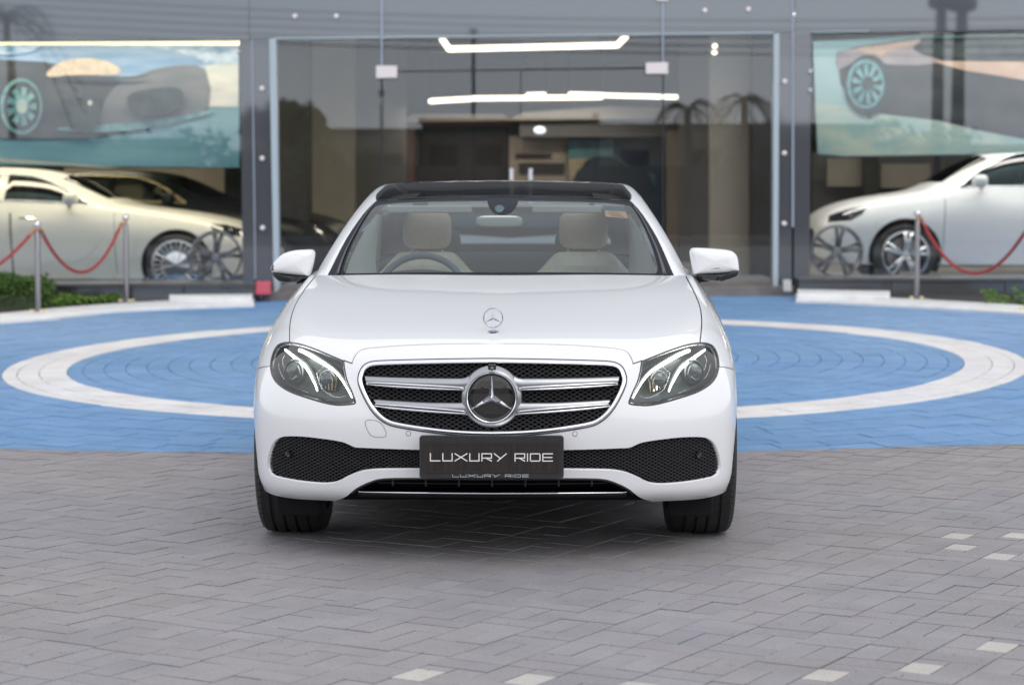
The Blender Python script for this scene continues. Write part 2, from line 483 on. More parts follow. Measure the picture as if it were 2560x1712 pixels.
for it in keep:
    p, o, kd = it
    rz = math.atan2(D1.y, D1.x) if o == 0 else math.atan2(D2.y, D2.x)
    dz = random.uniform(-0.0015, 0.0015); tilt = (random.uniform(-.006, .006), random.uniform(-.006, .006))
    z = G(p.x, p.y) + dz + 0.0
    if id(it) in nid:
        ob = bpy.data.objects.new('paver', protos[kd]); col.objects.link(ob); ob.parent = pave
        ob.location = (p.x, p.y, z); ob.rotation_euler = (tilt[0], tilt[1], rz + random.uniform(-.006, .006))
    else:
        if p.y > edge_y(p.x) - 0.05 and it[0].y > edge_y(p.x) + 0.12: continue
        V_, F_ = {'full': (BV, BF), 'light': (LV, LF)}.get(kd, (SV, SF))
        cz, sz = math.cos(rz), math.sin(rz)
        pts = []
        for x, y, zz in V_:
            X, Y = p.x + x*cz - y*sz, p.y + x*sz + y*cz
            ey = edge_y(X) - 0.004
            pts.append((X, min(Y, ey), z + zz + x * tilt[0]))
        if max(q[1] for q in pts) - min(q[1] for q in pts) < 0.012: continue
        rest.add(pts, F_)
tag(rest.build('paver', M['paver_far'], pave), kind='stuff')

rg_ = random.Random(3); gm_ = MB()
for k in range(260):
    q = gpx(rg_.uniform(0, 2560), 1140 + 560*rg_.random()**0.8)
    a_ = rg_.uniform(0, 6.28); l_ = rg_.uniform(0.002, 0.007); w_ = l_*rg_.uniform(0.3, 0.8)
    c_, s_ = math.cos(a_), math.sin(a_); z_ = G(q.x, q.y) + 0.0035
    gm_.add([(q.x+c_*l_, q.y+s_*l_, z_), (q.x-s_*w_, q.y+c_*w_, z_+0.002), (q.x-c_*l_, q.y-s_*l_, z_), (q.x+s_*w_, q.y-c_*w_, z_+0.001)], [(0, 1, 2, 3)])
tag(gm_.build('grit', mat('grit', (0.10, 0.075, 0.055), 0.9, noise=0.5, nscale=3, dirt=(0.4, 0.38, 0.34))), 'scattered bits of grit and dry leaf on the grey paving', 'grit', kind='stuff')

# blue painted circle: rings of blocks laid round a centre
blue = empty('painted_circle', (0, 0, 0)); tag(blue, kind='structure')
xs = lin(-8, 8, 48)
vs_ = []; NB = 40
for j in range(NB + 1):
    for x in xs:
        e = edge_y(x); y = e + (17.2 - e) * j / NB
        vs_.append((x, y, G(x, y) - 0.008))
n = len(xs)
pair(vs_, [(j*n+i, j*n+i+1, (j+1)*n+i+1, (j+1)*n+i) for j in range(NB) for i in range(n-1)], 'joint_base', M['blue_base'], blue, smooth=True)
CX, CYR, EY = 0.025, 8.60, 1.115
bb, wb = MB(), MB()
rad = 0.0; step = 0.148; k = 0
R_IN, R_OUT = 3.215, 3.655
radii = [step * q for q in range(1, 60)]
for s_ in (R_IN, R_OUT):
    kbest = min(range(len(radii)), key=lambda q: abs(radii[q] - s_)); radii[kbest] = s_
radii = [0.0] + radii
for q in range(len(radii) - 1):
    r0, r1 = radii[q] + 0.003, radii[q+1] - 0.003
    nn = max(6, int(2 * math.pi * r1 / 0.27)); ph = random.random()
    for s_ in range(nn):
        a0 = 2*math.pi*(s_ + ph)/nn; a1 = 2*math.pi*(s_ + 1 + ph)/nn
        da = 0.0022 / max(0.2, r1)
        dz = random.uniform(-0.0018, 0.0018)
        P = []
        for rr, aa in ((r0, a0+da), (r1, a0+da), (r1, a1-da), (r0, a1-da)):
            P.append((CX + rr*math.cos(aa), CYR + EY*rr*math.sin(aa)))
        cx_, cy_ = sum(p[0] for p in P)/4, sum(p[1] for p in P)/4
        if abs(cx_) > 7.5 or cy_ > 17.0 or max(p[1] for p in P) < edge_y(cx_) + 0.01: continue
        P = [(x, max(y, edge_y(x) + 0.003)) for x, y in P]
        T = [(x, y, G(x, y) + dz) for x, y in P]; Bt = [(x, y, z - 0.02) for x, y, z in T]
        am = (r0 + r1) / 2
        (wb if R_IN < am < R_OUT else bb).add(T + Bt, [(0, 1, 2, 3), (4, 5, 1, 0), (5, 6, 2, 1), (6, 7, 3, 2), (7, 4, 0, 3)])
tag(bb.build('paving_block', M['blue'], blue), kind='stuff')
tag(wb.build('paving_block', M['white_paint_ring'], blue, ), kind='stuff')['label'] = 'ring of white painted blocks'

# ------------------------------------------------------------------ skins: smooth panelled surfaces
def bs(t):
    return np.stack([(1-t)**3/6, (3*t**3-6*t**2+4)/6, (-3*t**3+3*t**2+3*t+1)/6, t**3/6], -1)
def dbs(t):
    return np.stack([-(1-t)**2/2, (9*t**2-12*t)/6, (-9*t**2+6*t+3)/6, t**2/2], -1)
class Skin:
    """uniform cubic B-spline over rows x columns; column 0 lies on the mirror plane x=0 when sym"""
    def __init__(s, rows, sym=True, div=8, flip=False):
        A = np.array(rows, float); s.nr, s.nc = A.shape[:2]
        c0 = A[:, 1].copy(); c0[:, 0] *= -1
        left = c0 if sym else 2*A[:, 0] - A[:, 1]
        A = np.concatenate([left[:, None], A, (2*A[:, -1] - A[:, -2])[:, None]], 1)
        A = np.concatenate([(2*A[0] - A[1])[None], A, (2*A[-1] - A[-2])[None]], 0)
        s.A = A; s.flip = flip
        nu, nv = (s.nc-1)*div, (s.nr-1)*div
        U, V = np.meshgrid(np.linspace(0, s.nc-1, nu+1), np.linspace(0, s.nr-1, nv+1))
        P, _ = s.ev(U.ravel(), V.ravel())
        s.gu, s.gv, s.gp = U.ravel(), V.ravel(), P
        w = nu + 1; tri = []
        for j in range(nv):
            for i in range(nu):
                a = j*w+i; tri.append((a, a+1, a+w+1)); tri.append((a, a+w+1, a+w))
        s.tri = tri
        s.bvh = BVHTree.FromPolygons([Vector(p) for p in P], tri)
    def ev(s, U, V):
        U = np.clip(np.asarray(U, float), -0.5, s.nc - 1); V = np.asarray(V, float)
        iu = np.clip(np.floor(U).astype(int), 0, s.nc-2); iv = np.clip(np.floor(V).astype(int), 0, s.nr-2)
        fu, fv = U-iu, V-iv
        bu, bv, du, dv = bs(fu), bs(fv), dbs(fu), dbs(fv)
        P = np.zeros((len(U), 3)); Pu = P.copy(); Pv = P.copy()
        for a in range(4):
            for b in range(4):
                c = s.A[iv+a, iu+b]
                P += c*(bv[:, a]*bu[:, b])[:, None]; Pu += c*(bv[:, a]*du[:, b])[:, None]; Pv += c*(dv[:, a]*bu[:, b])[:, None]
        N = np.cross(Pu, Pv); N /= (np.linalg.norm(N, axis=1)[:, None] + 1e-12)
        return P, (-N if s.flip else N)
    def cast(s, o, d):
        h, nn, idx, dist = s.bvh.ray_cast(Vector(o), Vector(d))
        if h is None:
            return None
        return s.uv_of(h, idx)
    def near(s, p):
        h, nn, idx, dist = s.bvh.find_nearest(Vector(p)); return s.uv_of(h, idx)
    def uv_of(s, h, idx):
        a, b, c = s.tri[idx]
        A, B, C = (Vector(s.gp[i]) for i in (a, b, c))
        v0, v1, v2 = B-A, C-A, h-A
        d00, d01, d11, d20, d21 = v0.dot(v0), v0.dot(v1), v1.dot(v1), v2.dot(v0), v2.dot(v1)
        den = d00*d11 - d01*d01 + 1e-18
        v = (d11*d20 - d01*d21)/den; w = (d00*d21 - d01*d20)/den; u = 1-v-w
        return (u*s.gu[a]+v*s.gu[b]+w*s.gu[c], u*s.gv[a]+v*s.gv[b]+w*s.gv[c])
    def point(s, uv, off=0.0):
        P, N = s.ev([uv[0]], [uv[1]])
        return Vector(P[0] + N[0]*off)
    def cut(s, polys, div=6, lines=()):
        """triangulate the uv domain with the polygons' edges in it; returns (uv array, triangles)"""
        pts = []; ed = []
        nu, nv = (s.nc-1)*div, (s.nr-1)*div
        for j in range(nv+1):
            for i in range(nu+1):
                pts.append(Vector((i/div, j/div)))
        w = nu+1
        for i in range(nu): ed += [(i, i+1), (nv*w+i, nv*w+i+1)]
        for j in range(nv): ed += [(j*w, (j+1)*w), (j*w+nu, (j+1)*w+nu)]
        for pg in polys:
            b = len(pts); m = len(pg)
            pts += [Vector(p) for p in pg]
            ed += [(b+i, b+(i+1) % m) for i in range(m)]
        r = delaunay_2d_cdt(pts, ed, [], 0, 1e-5)
        uv = np.array([(p.x, p.y) for p in r[0]]); T = np.array([list(f) for f in r[2]])
        c = uv[T].mean(1)
        ok = (c[:, 0] > 0) & (c[:, 0] < s.nc-1) & (c[:, 1] > 0) & (c[:, 1] < s.nr-1)
        e1 = uv[T[:, 1]] - uv[T[:, 0]]; e2 = uv[T[:, 2]] - uv[T[:, 0]]
        ar = e1[:, 0]*e2[:, 1] - e1[:, 1]*e2[:, 0]
        ok &= np.abs(ar) > 1e-9
        T = T[ok]; ar = ar[ok]
        T[ar < 0] = T[ar < 0][:, ::-1]
        return uv, T
def inside(P, poly):
    x, y = P[:, 0], P[:, 1]; r = np.zeros(len(P), bool); n = len(poly); j = n-1
    for i in range(n):
        xi, yi = poly[i]; xj, yj = poly[j]
        c = ((yi > y) != (yj > y)) & (x < (xj-xi)*(y-yi)/((yj-yi) + 1e-15) + xi)
        r ^= c; j = i
    return r
def components(T):
    par = {}
    def find(a):
        while par[a] != a: par[a] = par[par[a]]; a = par[a]
        return a
    for t in T:
        for a in t:
            par.setdefault(a, a)
        r0 = find(t[0])
        for a in t[1:]:
            r1 = find(a)
            if r1 != r0: par[r1] = r0
    return np.array([find(t[0]) for t in T])
def skin_mesh(skin, uv, T, name, m, parent, sides=(1, -1), off=0.0, flange=0.0, shift=None, seam_u=1e-4):
    """one mesh of the chosen triangles (both sides of the car when sides has two)"""
    used = np.unique(T); remap = {a: i for i, a in enumerate(used)}
    P, N = skin.ev(uv[used][:, 0], uv[used][:, 1])
    P = P + N*off
    if shift is not None: P = P + np.array(shift)
    tri = [[remap[a] for a in t] for t in T]
    VV, NN, FF = [], [], []
    cnt = {}
    if flange:
        for t in tri:
            for k in range(3):
                a, b = t[k], t[(k+1) % 3]; key = (min(a, b), max(a, b)); cnt.setdefault(key, []).append((a, b))
        bd = [e[0] for e in cnt.values() if len(e) == 1]
        UV = uv[used]
        bd = [(a, b) for a, b in bd if not (UV[a][0] < seam_u and UV[b][0] < seam_u)]
    for sd in sides:
        base = len(VV)
        mul = np.array([sd, 1, 1])
        Ps, Ns = P*mul, N*mul
        VV += [tuple(p) for p in Ps]; NN += [tuple(q) for q in Ns]
        rev = (sd < 0) != skin.flip
        FF += [tuple(i+base for i in (t[::-1] if rev else t)) for t in tri]
        if flange:
            for a, b in bd:
                q = len(VV)
                tn = (Ps[b]-Ps[a]); fn = np.cross(tn, Ns[a]); fn = fn/(np.linalg.norm(fn)+1e-12)
                if sd < 0: fn = -fn
                if skin.flip: fn = -fn
                VV += [tuple(Ps[a]), tuple(Ps[b]), tuple(Ps[b]-Ns[b]*flange), tuple(Ps[a]-Ns[a]*flange)]
                h = 0.72
                na = Ns[a]*h + fn*(1-h); nb = Ns[b]*h + fn*(1-h)
                NN += [tuple(na), tuple(nb), tuple(fn), tuple(fn)]
                FF.append((q, q+3, q+2, q+1) if not rev else (q, q+1, q+2, q+3))
    return pair(VV, FF, name, m, parent, smooth=True, normals=NN)

# ------------------------------------------------------------------ the white saloon car
XC, YAW = -0.070, R(-0.86)
CARM = Matrix.Translation((XC, 0, -0.02)) @ Matrix.Rotation(YAW, 4, 'Z')
CINV = CARM.inverted()
car = empty('saloon_car', label='white saloon car with star radiator badge parked facing the camera', cat='car')
car.matrix_world = CARM
CO = CINV @ CAM
def lray(u, v): return (CINV.to_3x3() @ ray(u, v)).normalized()
def loc_at(u, v, y):
    d = lray(u, v); return CO + d*((y - CO.y)/d.y)
Z1 = lambda a, b: (600+a/3.267, 620+b/3.267)
Z2 = lambda a, b: (1200+a/3.267, 620+b/3.267)
Z3 = lambda a, b: (600+a/3.35, 1040+b/3.35)
Z4 = lambda a, b: (1200+a/3.35, 1040+b/3.35)
Z5 = lambda a, b: (640+a/3.664, 430+b/3.664)
Z6 = lambda a, b: (1240+a/3.664, 430+b/3.664)
def mir(u, v, y=0.0):
    """the photo position on the right half that mirrors a left-half position"""
    p = loc_at(u, v, y); q = CARM @ Vector((-p.x, p.y, p.z))
    d = q - CAM; f = d.y*cp - d.z*sp
    return (1280 + F*d.x/f, 856 - F*(d.y*sp + d.z*cp)/f)
def rc(z, pts): return [z(*p) for p in pts]
def px_uv(skin, pts, center=False):
    out = []
    if center:
        dn = []
        for a, b in zip(pts, pts[1:]):
            n = max(1, int(math.hypot(a[0]-b[0], a[1]-b[1])/12))
            dn += [(a[0]+(b[0]-a[0])*k/n, a[1]+(b[1]-a[1])*k/n) for k in range(n)]
        pts = dn + [pts[-1]]
    for u, v in pts:
        d = lray(u, v); h = skin.cast(CO, d)
        if h is None:
            # just beyond the silhouette or over the centre line: nearest spot on the skin
            best = None
            for t in np.linspace(7.0, 11, 60):
                p = CO + d*t; hh, nn, idx, dist = skin.bvh.find_nearest(p)
                if best is None or dist < best[0]: best = (dist, hh, idx)
            h = skin.uv_of(best[1], best[2])
        out.append(h)
    if center:
        out = [(-0.2, out[0][1])] + out + [(-0.2, out[-1][1])]
    return out
def strip_px(line, w):
    """a thin closed outline round an open line of photo pixels"""
    a, b = [], []
    for i, p in enumerate(line):
        q0 = line[max(0, i-1)]; q1 = line[min(len(line)-1, i+1)]
        dx, dy = q1[0]-q0[0], q1[1]-q0[1]; L = math.hypot(dx, dy) or 1
        nx, ny = -dy/L*w/2, dx/L*w/2
        a.append((p[0]+nx, p[1]+ny)); b.append((p[0]-nx, p[1]-ny))
    return a + b[::-1]
SIDE = [2.2, 3.3, 4.2, 4.75, 4.92]
def side_ext(row, xs_, zs_):
    return row + [(x, y, z) for x, y, z in zip(xs_, SIDE, zs_)]
ys = lambda xz, Y: [(a, y, b) for (a, b), y in zip(xz, Y)]
def rowz(X, Y, Z, sx, sz):
    if not isinstance(Z, (list, tuple)): Z = [Z]*len(X)
    return [(a, b, c) for a, b, c in zip(X, Y, Z)] + [(a, b, c) for a, b, c in zip(sx, SIDE, sz)]
body_rows = [
 rowz([0,.22,.42,.58,.70,.79,.850,.868,.872], [.16,.165,.19,.24,.31,.39,.49,.60,.9], [.215,.215,.215,.222,.214,.216,.223,.232,.24], [.86,.86,.86,.80,.6], [.22,.22,.24,.26,.28]),
 rowz([0,.22,.42,.58,.712,.820,.870,.882,.887], [.075,.08,.105,.16,.24,.345,.47,.60,.9], [.25,.25,.245,.25,.246,.252,.272,.280,.285], [.885,.885,.88,.83,.63], [.25,.25,.27,.3,.32]),
 rowz([0,.22,.42,.58,.717,.830,.878,.889,.893], [.055,.06,.088,.147,.235,.345,.48,.62,.9], [.32,.32,.315,.31,.315,.325,.34,.345,.345], [.898,.898,.89,.85,.65], [.35,.35,.36,.38,.40]),
 rowz([0,.22,.42,.59,.727,.838,.885,.896,.900], [.022,.03,.062,.128,.228,.345,.48,.63,.9], .42, [.904,.904,.895,.86,.66], [.46]*5),
 rowz([0,.22,.42,.59,.732,.842,.889,.900,.904], [0,.01,.045,.115,.218,.342,.48,.64,.9], .51, [.909,.909,.90,.87,.67], [.57]*5),
 rowz([0,.22,.42,.59,.732,.838,.888,.901,.905], [.012,.02,.06,.135,.245,.365,.50,.65,.9], .60, [.910,.910,.90,.87,.67], [.68]*5),
 rowz([0,.22,.42,.58,.716,.816,.872,.895,.902], [.03,.04,.082,.172,.297,.425,.55,.69,.9], [.68,.68,.68,.68,.682,.685,.69,.695,.70], [.907,.907,.90,.86,.66], [.76]*5),
 rowz([0,.22,.42,.57,.69,.78,.840,.873,.888], [.05,.06,.105,.20,.335,.475,.60,.73,.92], [.732,.73,.722,.732,.746,.75,.753,.757,.765], [.91,.91,.895,.84,.64], [.83]*5),
 rowz([0,.22,.41,.55,.66,.742,.800,.838,.862], [.095,.105,.155,.245,.375,.505,.64,.79,.99], [.778,.777,.768,.770,.787,.800,.808,.815,.825], [.895,.895,.88,.82,.62], [.88,.89,.89,.89,.89]),
 rowz([0,.22,.40,.53,.64,.718,.772,.806,.830], [.25,.26,.31,.405,.53,.66,.79,.95,1.16], [.815,.816,.812,.815,.828,.847,.865,.875,.885], [.875,.875,.86,.80,.60], [.91,.93,.93,.93,.93]),
 rowz([0,.22,.39,.52,.63,.712,.760,.792,.812], [.55,.56,.60,.68,.79,.90,1.02,1.16,1.36], [.868,.869,.868,.868,.876,.890,.908,.920,.926], [.855,.855,.84,.78,.58], [.935,.95,.955,.955,.955]),
 rowz([0,.22,.39,.52,.63,.715,.757,.785,.800], [.95,.955,.985,1.03,1.09,1.17,1.26,1.37,1.56], [.926,.928,.930,.930,.930,.934,.944,.950,.954], [.84,.84,.825,.76,.56], [.955,.965,.97,.97,.965]),
 rowz([0,.22,.39,.52,.63,.718,.758,.782,.795], [1.40,1.405,1.42,1.44,1.47,1.50,1.55,1.62,1.76], [.972,.974,.975,.973,.970,.968,.968,.968,.968], [.82,.82,.80,.74,.5], [.965,.97,.975,.975,.97]),
]
body_rows = [[(x - 0.007*min(1, max(0, (x-0.80)/0.08))*(1 if z < 0.83 else 0), y, z) for x, y, z in r] for r in body_rows]
body = Skin(body_rows)
C0 = CARM @ Vector((0, 0, 0))
def cxp(v, y=0.0):          # photo x of the car's centre line
    q = CARM @ Vector((0.0, y, 0.8)); d = q - CAM; f = d.y*cp - d.z*sp
    return 1280 + F*d.x/f + 1.8
cx0 = cxp(0, 0.03)
# outlines, photo pixels of the right half
hl_px = cat_smooth(rc(Z2, [(1315,922),(1315,922),(1400,888),(1500,848),(1600,812),(1700,782),(1800,768),(1870,776),(1915,806),(1945,870),(1957,950),(1950,1005),(1930,1060),(1880,1120),(1780,1180),(1650,1225),(1500,1268),(1400,1288),(1330,1291),(1240,1283),(1212,1270),(1215,1240),(1243,1170),(1280,1090),(1303,1005)]), 4)
gr_px = [(cx0, 898.5)] + cat_smooth(rc(Z2, [(200,911),(400,914),(600,918),(800,923),(950,928),(1050,933),(1110,945),(1155,975),(1182,1030),(1188,1085),(1170,1150),(1122,1250),(1070,1330),(1005,1395),(930,1438),(830,1461),(700,1482),(550,1502),(400,1516),(250,1525)]), 3, closed=False) + [(cx0, 1087.5)]
in_px = cat_smooth(rc(Z4, [(500,283),(500,283),(703,283),(950,277),(1190,268),(1250,264),(1300,243),(1360,220),(1500,197),(1700,176),(1850,175),(1920,192),(1970,240),(2005,330),(2017,410),(2005,470),(1975,502),(1900,525),(1750,552),(1600,569),(1500,571),(1420,558),(1330,515),(1230,476),(1130,458),(1000,452),(703,450),(500,450),(500,450)]), 4)
in_px = [(cx0, Z4(0,283)[1])] + [p for p in in_px if p[0] > 1352] + [(cx0, Z4(0,450)[1])]
low_px = [(cx0, Z4(0,519)[1])] + cat_smooth(rc(Z4, [(500,518),(703,517),(1000,522),(1120,548),(1230,598),(1290,642),(1320,668),(1370,694),(1430,712)]), 3, closed=False)
hood_gap = [(cx0-2, 857.8)] + cat_smooth(rc(Z2, [(200,779),(400,781),(600,786),(800,794),(1000,808),(1100,817),(1150,825),(1180,834),(1210,855),(1235,895),(1252,940)]), 3, closed=False)
hood_gap2 = rc(Z2, [(1246,944),(1280,934),(1325,918)])
shut = cat_smooth(rc(Z2, [(1797,775),(1806,700),(1812,620),(1810,560),(1803,505),(1790,455),(1768,400),(1735,330),(1700,265),(1680,225)]), 3, closed=False)
bump_gap = rc(Z2, [(1948,966),(2000,972),(2060,986),(2100,1003)])
P = {}
P['headlight'] = px_uv(body, hl_px)
P['grille'] = px_uv(body, gr_px, True)
P['intake'] = px_uv(body, in_px, True)
P['low'] = px_uv(body, low_px, True)
P['low'] = P['low'][:-1] + [(P['low'][-2][0]+0.03, -0.6), (-0.2, -0.6)]
gaps = [px_uv(body, strip_px(l, w)) for l, w in ((hood_gap, 2.8), (hood_gap2, 3.4), (shut, 3.8), (bump_gap, 2.6))]
_b = [(u, v) for u, v in px_uv(body, bump_gap)]
_e = body.near((0.91, 0.70, 0.615))
_l = _b + [(_b[-1][0] + (_e[0]-_b[-1][0])*k/4, _b[-1][1] + (_e[1]-_b[-1][1])*k/4) for k in (1, 2, 3, 4)]
gaps.append([(u, v+0.012) for u, v in _l] + [(u, v-0.012) for u, v in _l[::-1]])
def arch_poly(yc, zc, r):
    pts = []
    for k in range(40):
        a = 2*math.pi*k/40
        h = body.cast((2.0, yc + r*math.cos(a), zc + r*math.sin(a)), (-1, 0, 0))
        if h is None: h = body.near((0.87, yc + r*math.cos(a), zc + r*math.sin(a)))
        pts.append(h)
    return pts
AY, AZ, AR = 0.84, 0.355, 0.385
REAR_Y = 3.78
P['arch'] = arch_poly(AY, AZ, AR)
P['arch2'] = arch_poly(REAR_Y, AZ, AR)
# below-arch opening down to the sill edge
def box_poly(y0, y1, z0, z1):
    pts = []
    for y, z in [(y0, z0), (y0, z1), (y1, z1), (y1, z0)]:
        pts.append(body.near((0.87, y, z)))
    pts[0] = (pts[0][0], -0.3); pts[3] = (pts[3][0], -0.3)
    return pts
P['ab'] = box_poly(AY-0.36, AY+0.36, 0.2, 0.34)
P['ab2'] = box_poly(REAR_Y-0.36, REAR_Y+0.36, 0.2, 0.34)
door_gaps = []
for yy in (1.62, 2.62):
    l = [body.near((0.93, yy + 0.04*(k/8), 0.30 + 0.062*k)) for k in range(10)]
    l = [(l[0][0], -0.3)] + l + [(l[-1][0], 12.3)]
    door_gaps.append([(u-0.004, v) for u, v in l] + [(u+0.004, v) for u, v in l[::-1]])
uv, T = body.cut([P[k] for k in P] + gaps + door_gaps, div=7)
cen = uv[T].mean(1)
reg = {k: inside(cen, P[k]) for k in P}
gmask = np.zeros(len(T), bool)
for g in gaps + door_gaps: gmask |= inside(cen, g)
hole = reg['headlight'] | reg['grille'] | reg['intake'] | reg['low'] | reg['arch'] | reg['arch2'] | reg['ab'] | reg['ab2'] | gmask
white = T[~hole]
comp = components(white)
ids, cnts = np.unique(comp, return_counts=True)
def comp_at(uvp):
    d = ((uv[white].mean(1) - np.array(uvp))**2).sum(1)
    return comp[np.argmin(d)]
c_hood = comp_at((1.5, 9.5)); c_nose = comp_at((6, 3.6)); c_side = comp_at((8.2, 8.5))
print('components', len(ids), sorted(cnts)[::-1][:8], c_hood, c_nose, c_side)
done = set()
for cid, nm in ((c_hood, 'bonnet'), (c_nose, 'front_bumper'), (c_side, 'wing')):
    if cid in done: continue
    done.add(cid)
    t = white[comp == cid]
    if nm == 'wing':
        for sd in (1, -1): skin_mesh(body, uv, t, nm, M['paint'], car, sides=(sd,), flange=0.018)
    else:
        skin_mesh(body, uv, t, nm, M['paint'], car, flange=0.018)
for cid, n_ in zip(ids, cnts):
    if cid in done or n_ < 12: continue
    t = white[comp == cid]; cu = uv[t].mean(axis=(0, 1))
    nm = 'door' if cu[0] < 10 else 'rear_wing'
    for sd in (1, -1): skin_mesh(body, uv, t, nm, M['paint'], car, sides=(sd,), flange=0.014)
tag(skin_mesh(body, uv, T[gmask], 'panel_gap_shade', M['dark_hole'], car, off=-0.0035), kind='stuff')  # black strip just under the skin stands in for shade in the gaps
# black lower opening and under tray (the same skin, set back)
t_low = T[reg['low'] & ~(reg['arch'] | reg['ab'])]
skin_mesh(body, uv, t_low, 'under_tray', M['black_matt'], car, off=-0.05)
skin_mesh(body, uv, T[reg['intake']], 'air_intake_backing', M['dark_hole'], car, shift=(0, 0.045, 0))
WALLS = True
def surf(u, v, off=0.0):
    """point on the body skin seen at a photo pixel, moved along the normal"""
    q = px_uv(body, [(u, v)])[0]
    return body.point(q, off)
def push(u, v, depth):
    """point behind the skin, along the car's length"""
    return surf(u, v) + Vector((0, depth, 0))
def sides(fn, sds=(1, -1)):
    for sd in sds: fn(sd)
def mp_(pts, sd): return [Vector((sd*p[0], p[1], p[2])) for p in pts]
def fxz(poly_px):                                  # outline as car x,z
    return [(p.x, p.z) for p in (surf(u, v) for u, v in poly_px)]
# ---- lattice of diamonds
def front_y(x, z):
    h = body.bvh.ray_cast(Vector((abs(x), -2, z)), Vector((0, 1, 0)))[0]
    return h.y if h is not None else None
def lattice(outline, pitch_x, slope, back, depth, wid, m, name, parent, holes=(), curve=0.0, cache={}):
    """ribbons of a pressed diamond mesh inside the outline (x,z), both halves of the car"""
    mb = MB()
    xs_ = [p[0] for p in outline]; zs_ = [p[1] for p in outline]
    x0, x1, z0, z1 = min(xs_), max(xs_), min(zs_), max(zs_)
    A = outline
    lines = []
    span = (z1-z0)/slope
    for sgn in (1, -1):
        c = x0 - span
        while c < x1 + span:
            n = int((z1-z0)/0.005)
            pts = [(c + sgn*(k/n - (0 if sgn > 0 else 1))*span*1.0 if sgn > 0 else c + (1-k/n)*span, z0 + (z1-z0)*k/n) for k in range(n+1)]
            lines.append(pts); c += pitch_x
    key = lambda x, z: (round(x*250), round(z*250))
    for pts in lines:
        arr = np.array(pts); ok = inside(arr, A)
        for hx, hz, hr in holes: ok &= (arr[:, 0]-hx)**2 + (arr[:, 1]-hz)**2 > hr*hr
        run = []
        for i, p in enumerate(pts + [None]):
            if p is not None and ok[i]:
                k_ = key(*p)
                if k_ not in cache: cache[k_] = front_y(*p)
                if cache[k_] is not None:
                    # smooth from neighbours is unneeded: the skin is smooth
                    run.append((p[0], front_y(*p) + back, p[1])); continue
            if len(run) > 1:
                for a, b in zip(run, run[1:]):
                    for sd in (1, -1):
                        P_ = []
                        for q in (a, b):
                            P_ += [(sd*q[0], q[1]+depth, q[2]+wid*1.6), (sd*q[0], q[1], q[2]+wid*0.4), (sd*q[0], q[1], q[2]-wid*0.6), (sd*q[0], q[1]+depth, q[2]-wid*1.2)]
                        mb.add(P_, [(0, 1, 5, 4), (1, 2, 6, 5), (2, 3, 7, 6)])
            run = []
    return tag(mb.build(name, m, parent, smooth=False), kind='stuff')
gr_xz = [(-0.001, fxz([gr_px[0]])[0][1])] + fxz(gr_px[1:-1]) + [(-0.001, fxz([gr_px[-1]])[0][1])]
in_xz = [(-0.001, fxz([in_px[0]])[0][1])] + fxz(in_px[1:-1]) + [(-0.001, fxz([in_px[-1]])[0][1])]
BADGE_PX = (1228.2, 993.4)
bq = surf(cx0+1, 993.4); BZ = bq.z; BY = bq.y
PXM = 5460/7.42                                     # photo pixels per metre at the grille
grille = lattice(gr_xz, 0.0265, 0.54, 0.022, 0.012, 0.0017, M['mesh_black'], 'grille_mesh', car, holes=[(0, BZ, 0.088)])
lattice(in_xz, 0.0225, 0.54, 0.016, 0.012, 0.0016, M['mesh_black'], 'intake_mesh', car, holes=[])
skin_mesh(body, uv, T[reg['grille']], 'grille_backing', M['dark_hole'], car, shift=(0, 0.045, 0))
def walls(name, px, m, d=0.06, sds=(1, -1), closed=False, parent=None, out=0.002):
    for sd in sds:
        mb = MB(); pts = [surf(u, v) for u, v in px]
        pts[0].x = 0.0; pts[-1].x = 0.0
        rings = [mp_([p + Vector((0, k, 0)) for p in pts], sd) for k in (out, d)]
        loft(mb, rings, flip=sd > 0, closed=closed)
        mb.build(name, m, parent or car, smooth=True)
walls('grille_wall', gr_px, M['dark_hole'])
walls('intake_wall', in_px, M['mesh_black'])
# ---- chrome surround of the grille
def inset(poly, d):
    """move an open half outline inwards (towards the grille centre) in photo pixels"""
    out = []
    for i, p in enumerate(poly):
        a, b = poly[max(0, i-1)], poly[min(len(poly)-1, i+1)]
        dx, dy = b[0]-a[0], b[1]-a[1]; L = math.hypot(dx, dy) or 1
        out.append((p[0] - dy/L*d, p[1] + dx/L*d))
    out[0] = (poly[0][0], out[0][1]); out[-1] = (poly[-1][0], out[-1][1])
    return out
def frame_half(prof):
    rings = []
    for d, off in prof:
        r_ = [surf(u, v, 0) + Vector((0, -off, 0)) for u, v in inset(gr_px, d)]
        r_[0].x = 0.0; r_[-1].x = 0.0
        rings.append(r_)
    return rings
gr_px_d = gr_px
mb = MB()
rg = frame_half([(-2.5, -0.012), (-2.0, 0.002), (0.5, 0.0062), (4.0, 0.0075), (7.5, 0.0055), (9.5, 0.0), (10.0, -0.030)])
for sd in (1, -1): loft(mb, [mp_(r, sd) for r in rg], flip=sd > 0)
mb.build('grille_frame', M['chrome'], car, smooth=True)
mb = MB()
rg = frame_half([(-4.6, -0.010), (-4.2, 0.0015), (-2.2, 0.0015), (-2.0, -0.012)])
for sd in (1, -1): loft(mb, [mp_(r, sd) for r in rg], flip=sd > 0)
mb.build('grille_seal', M['black_plastic'], car, smooth=False)
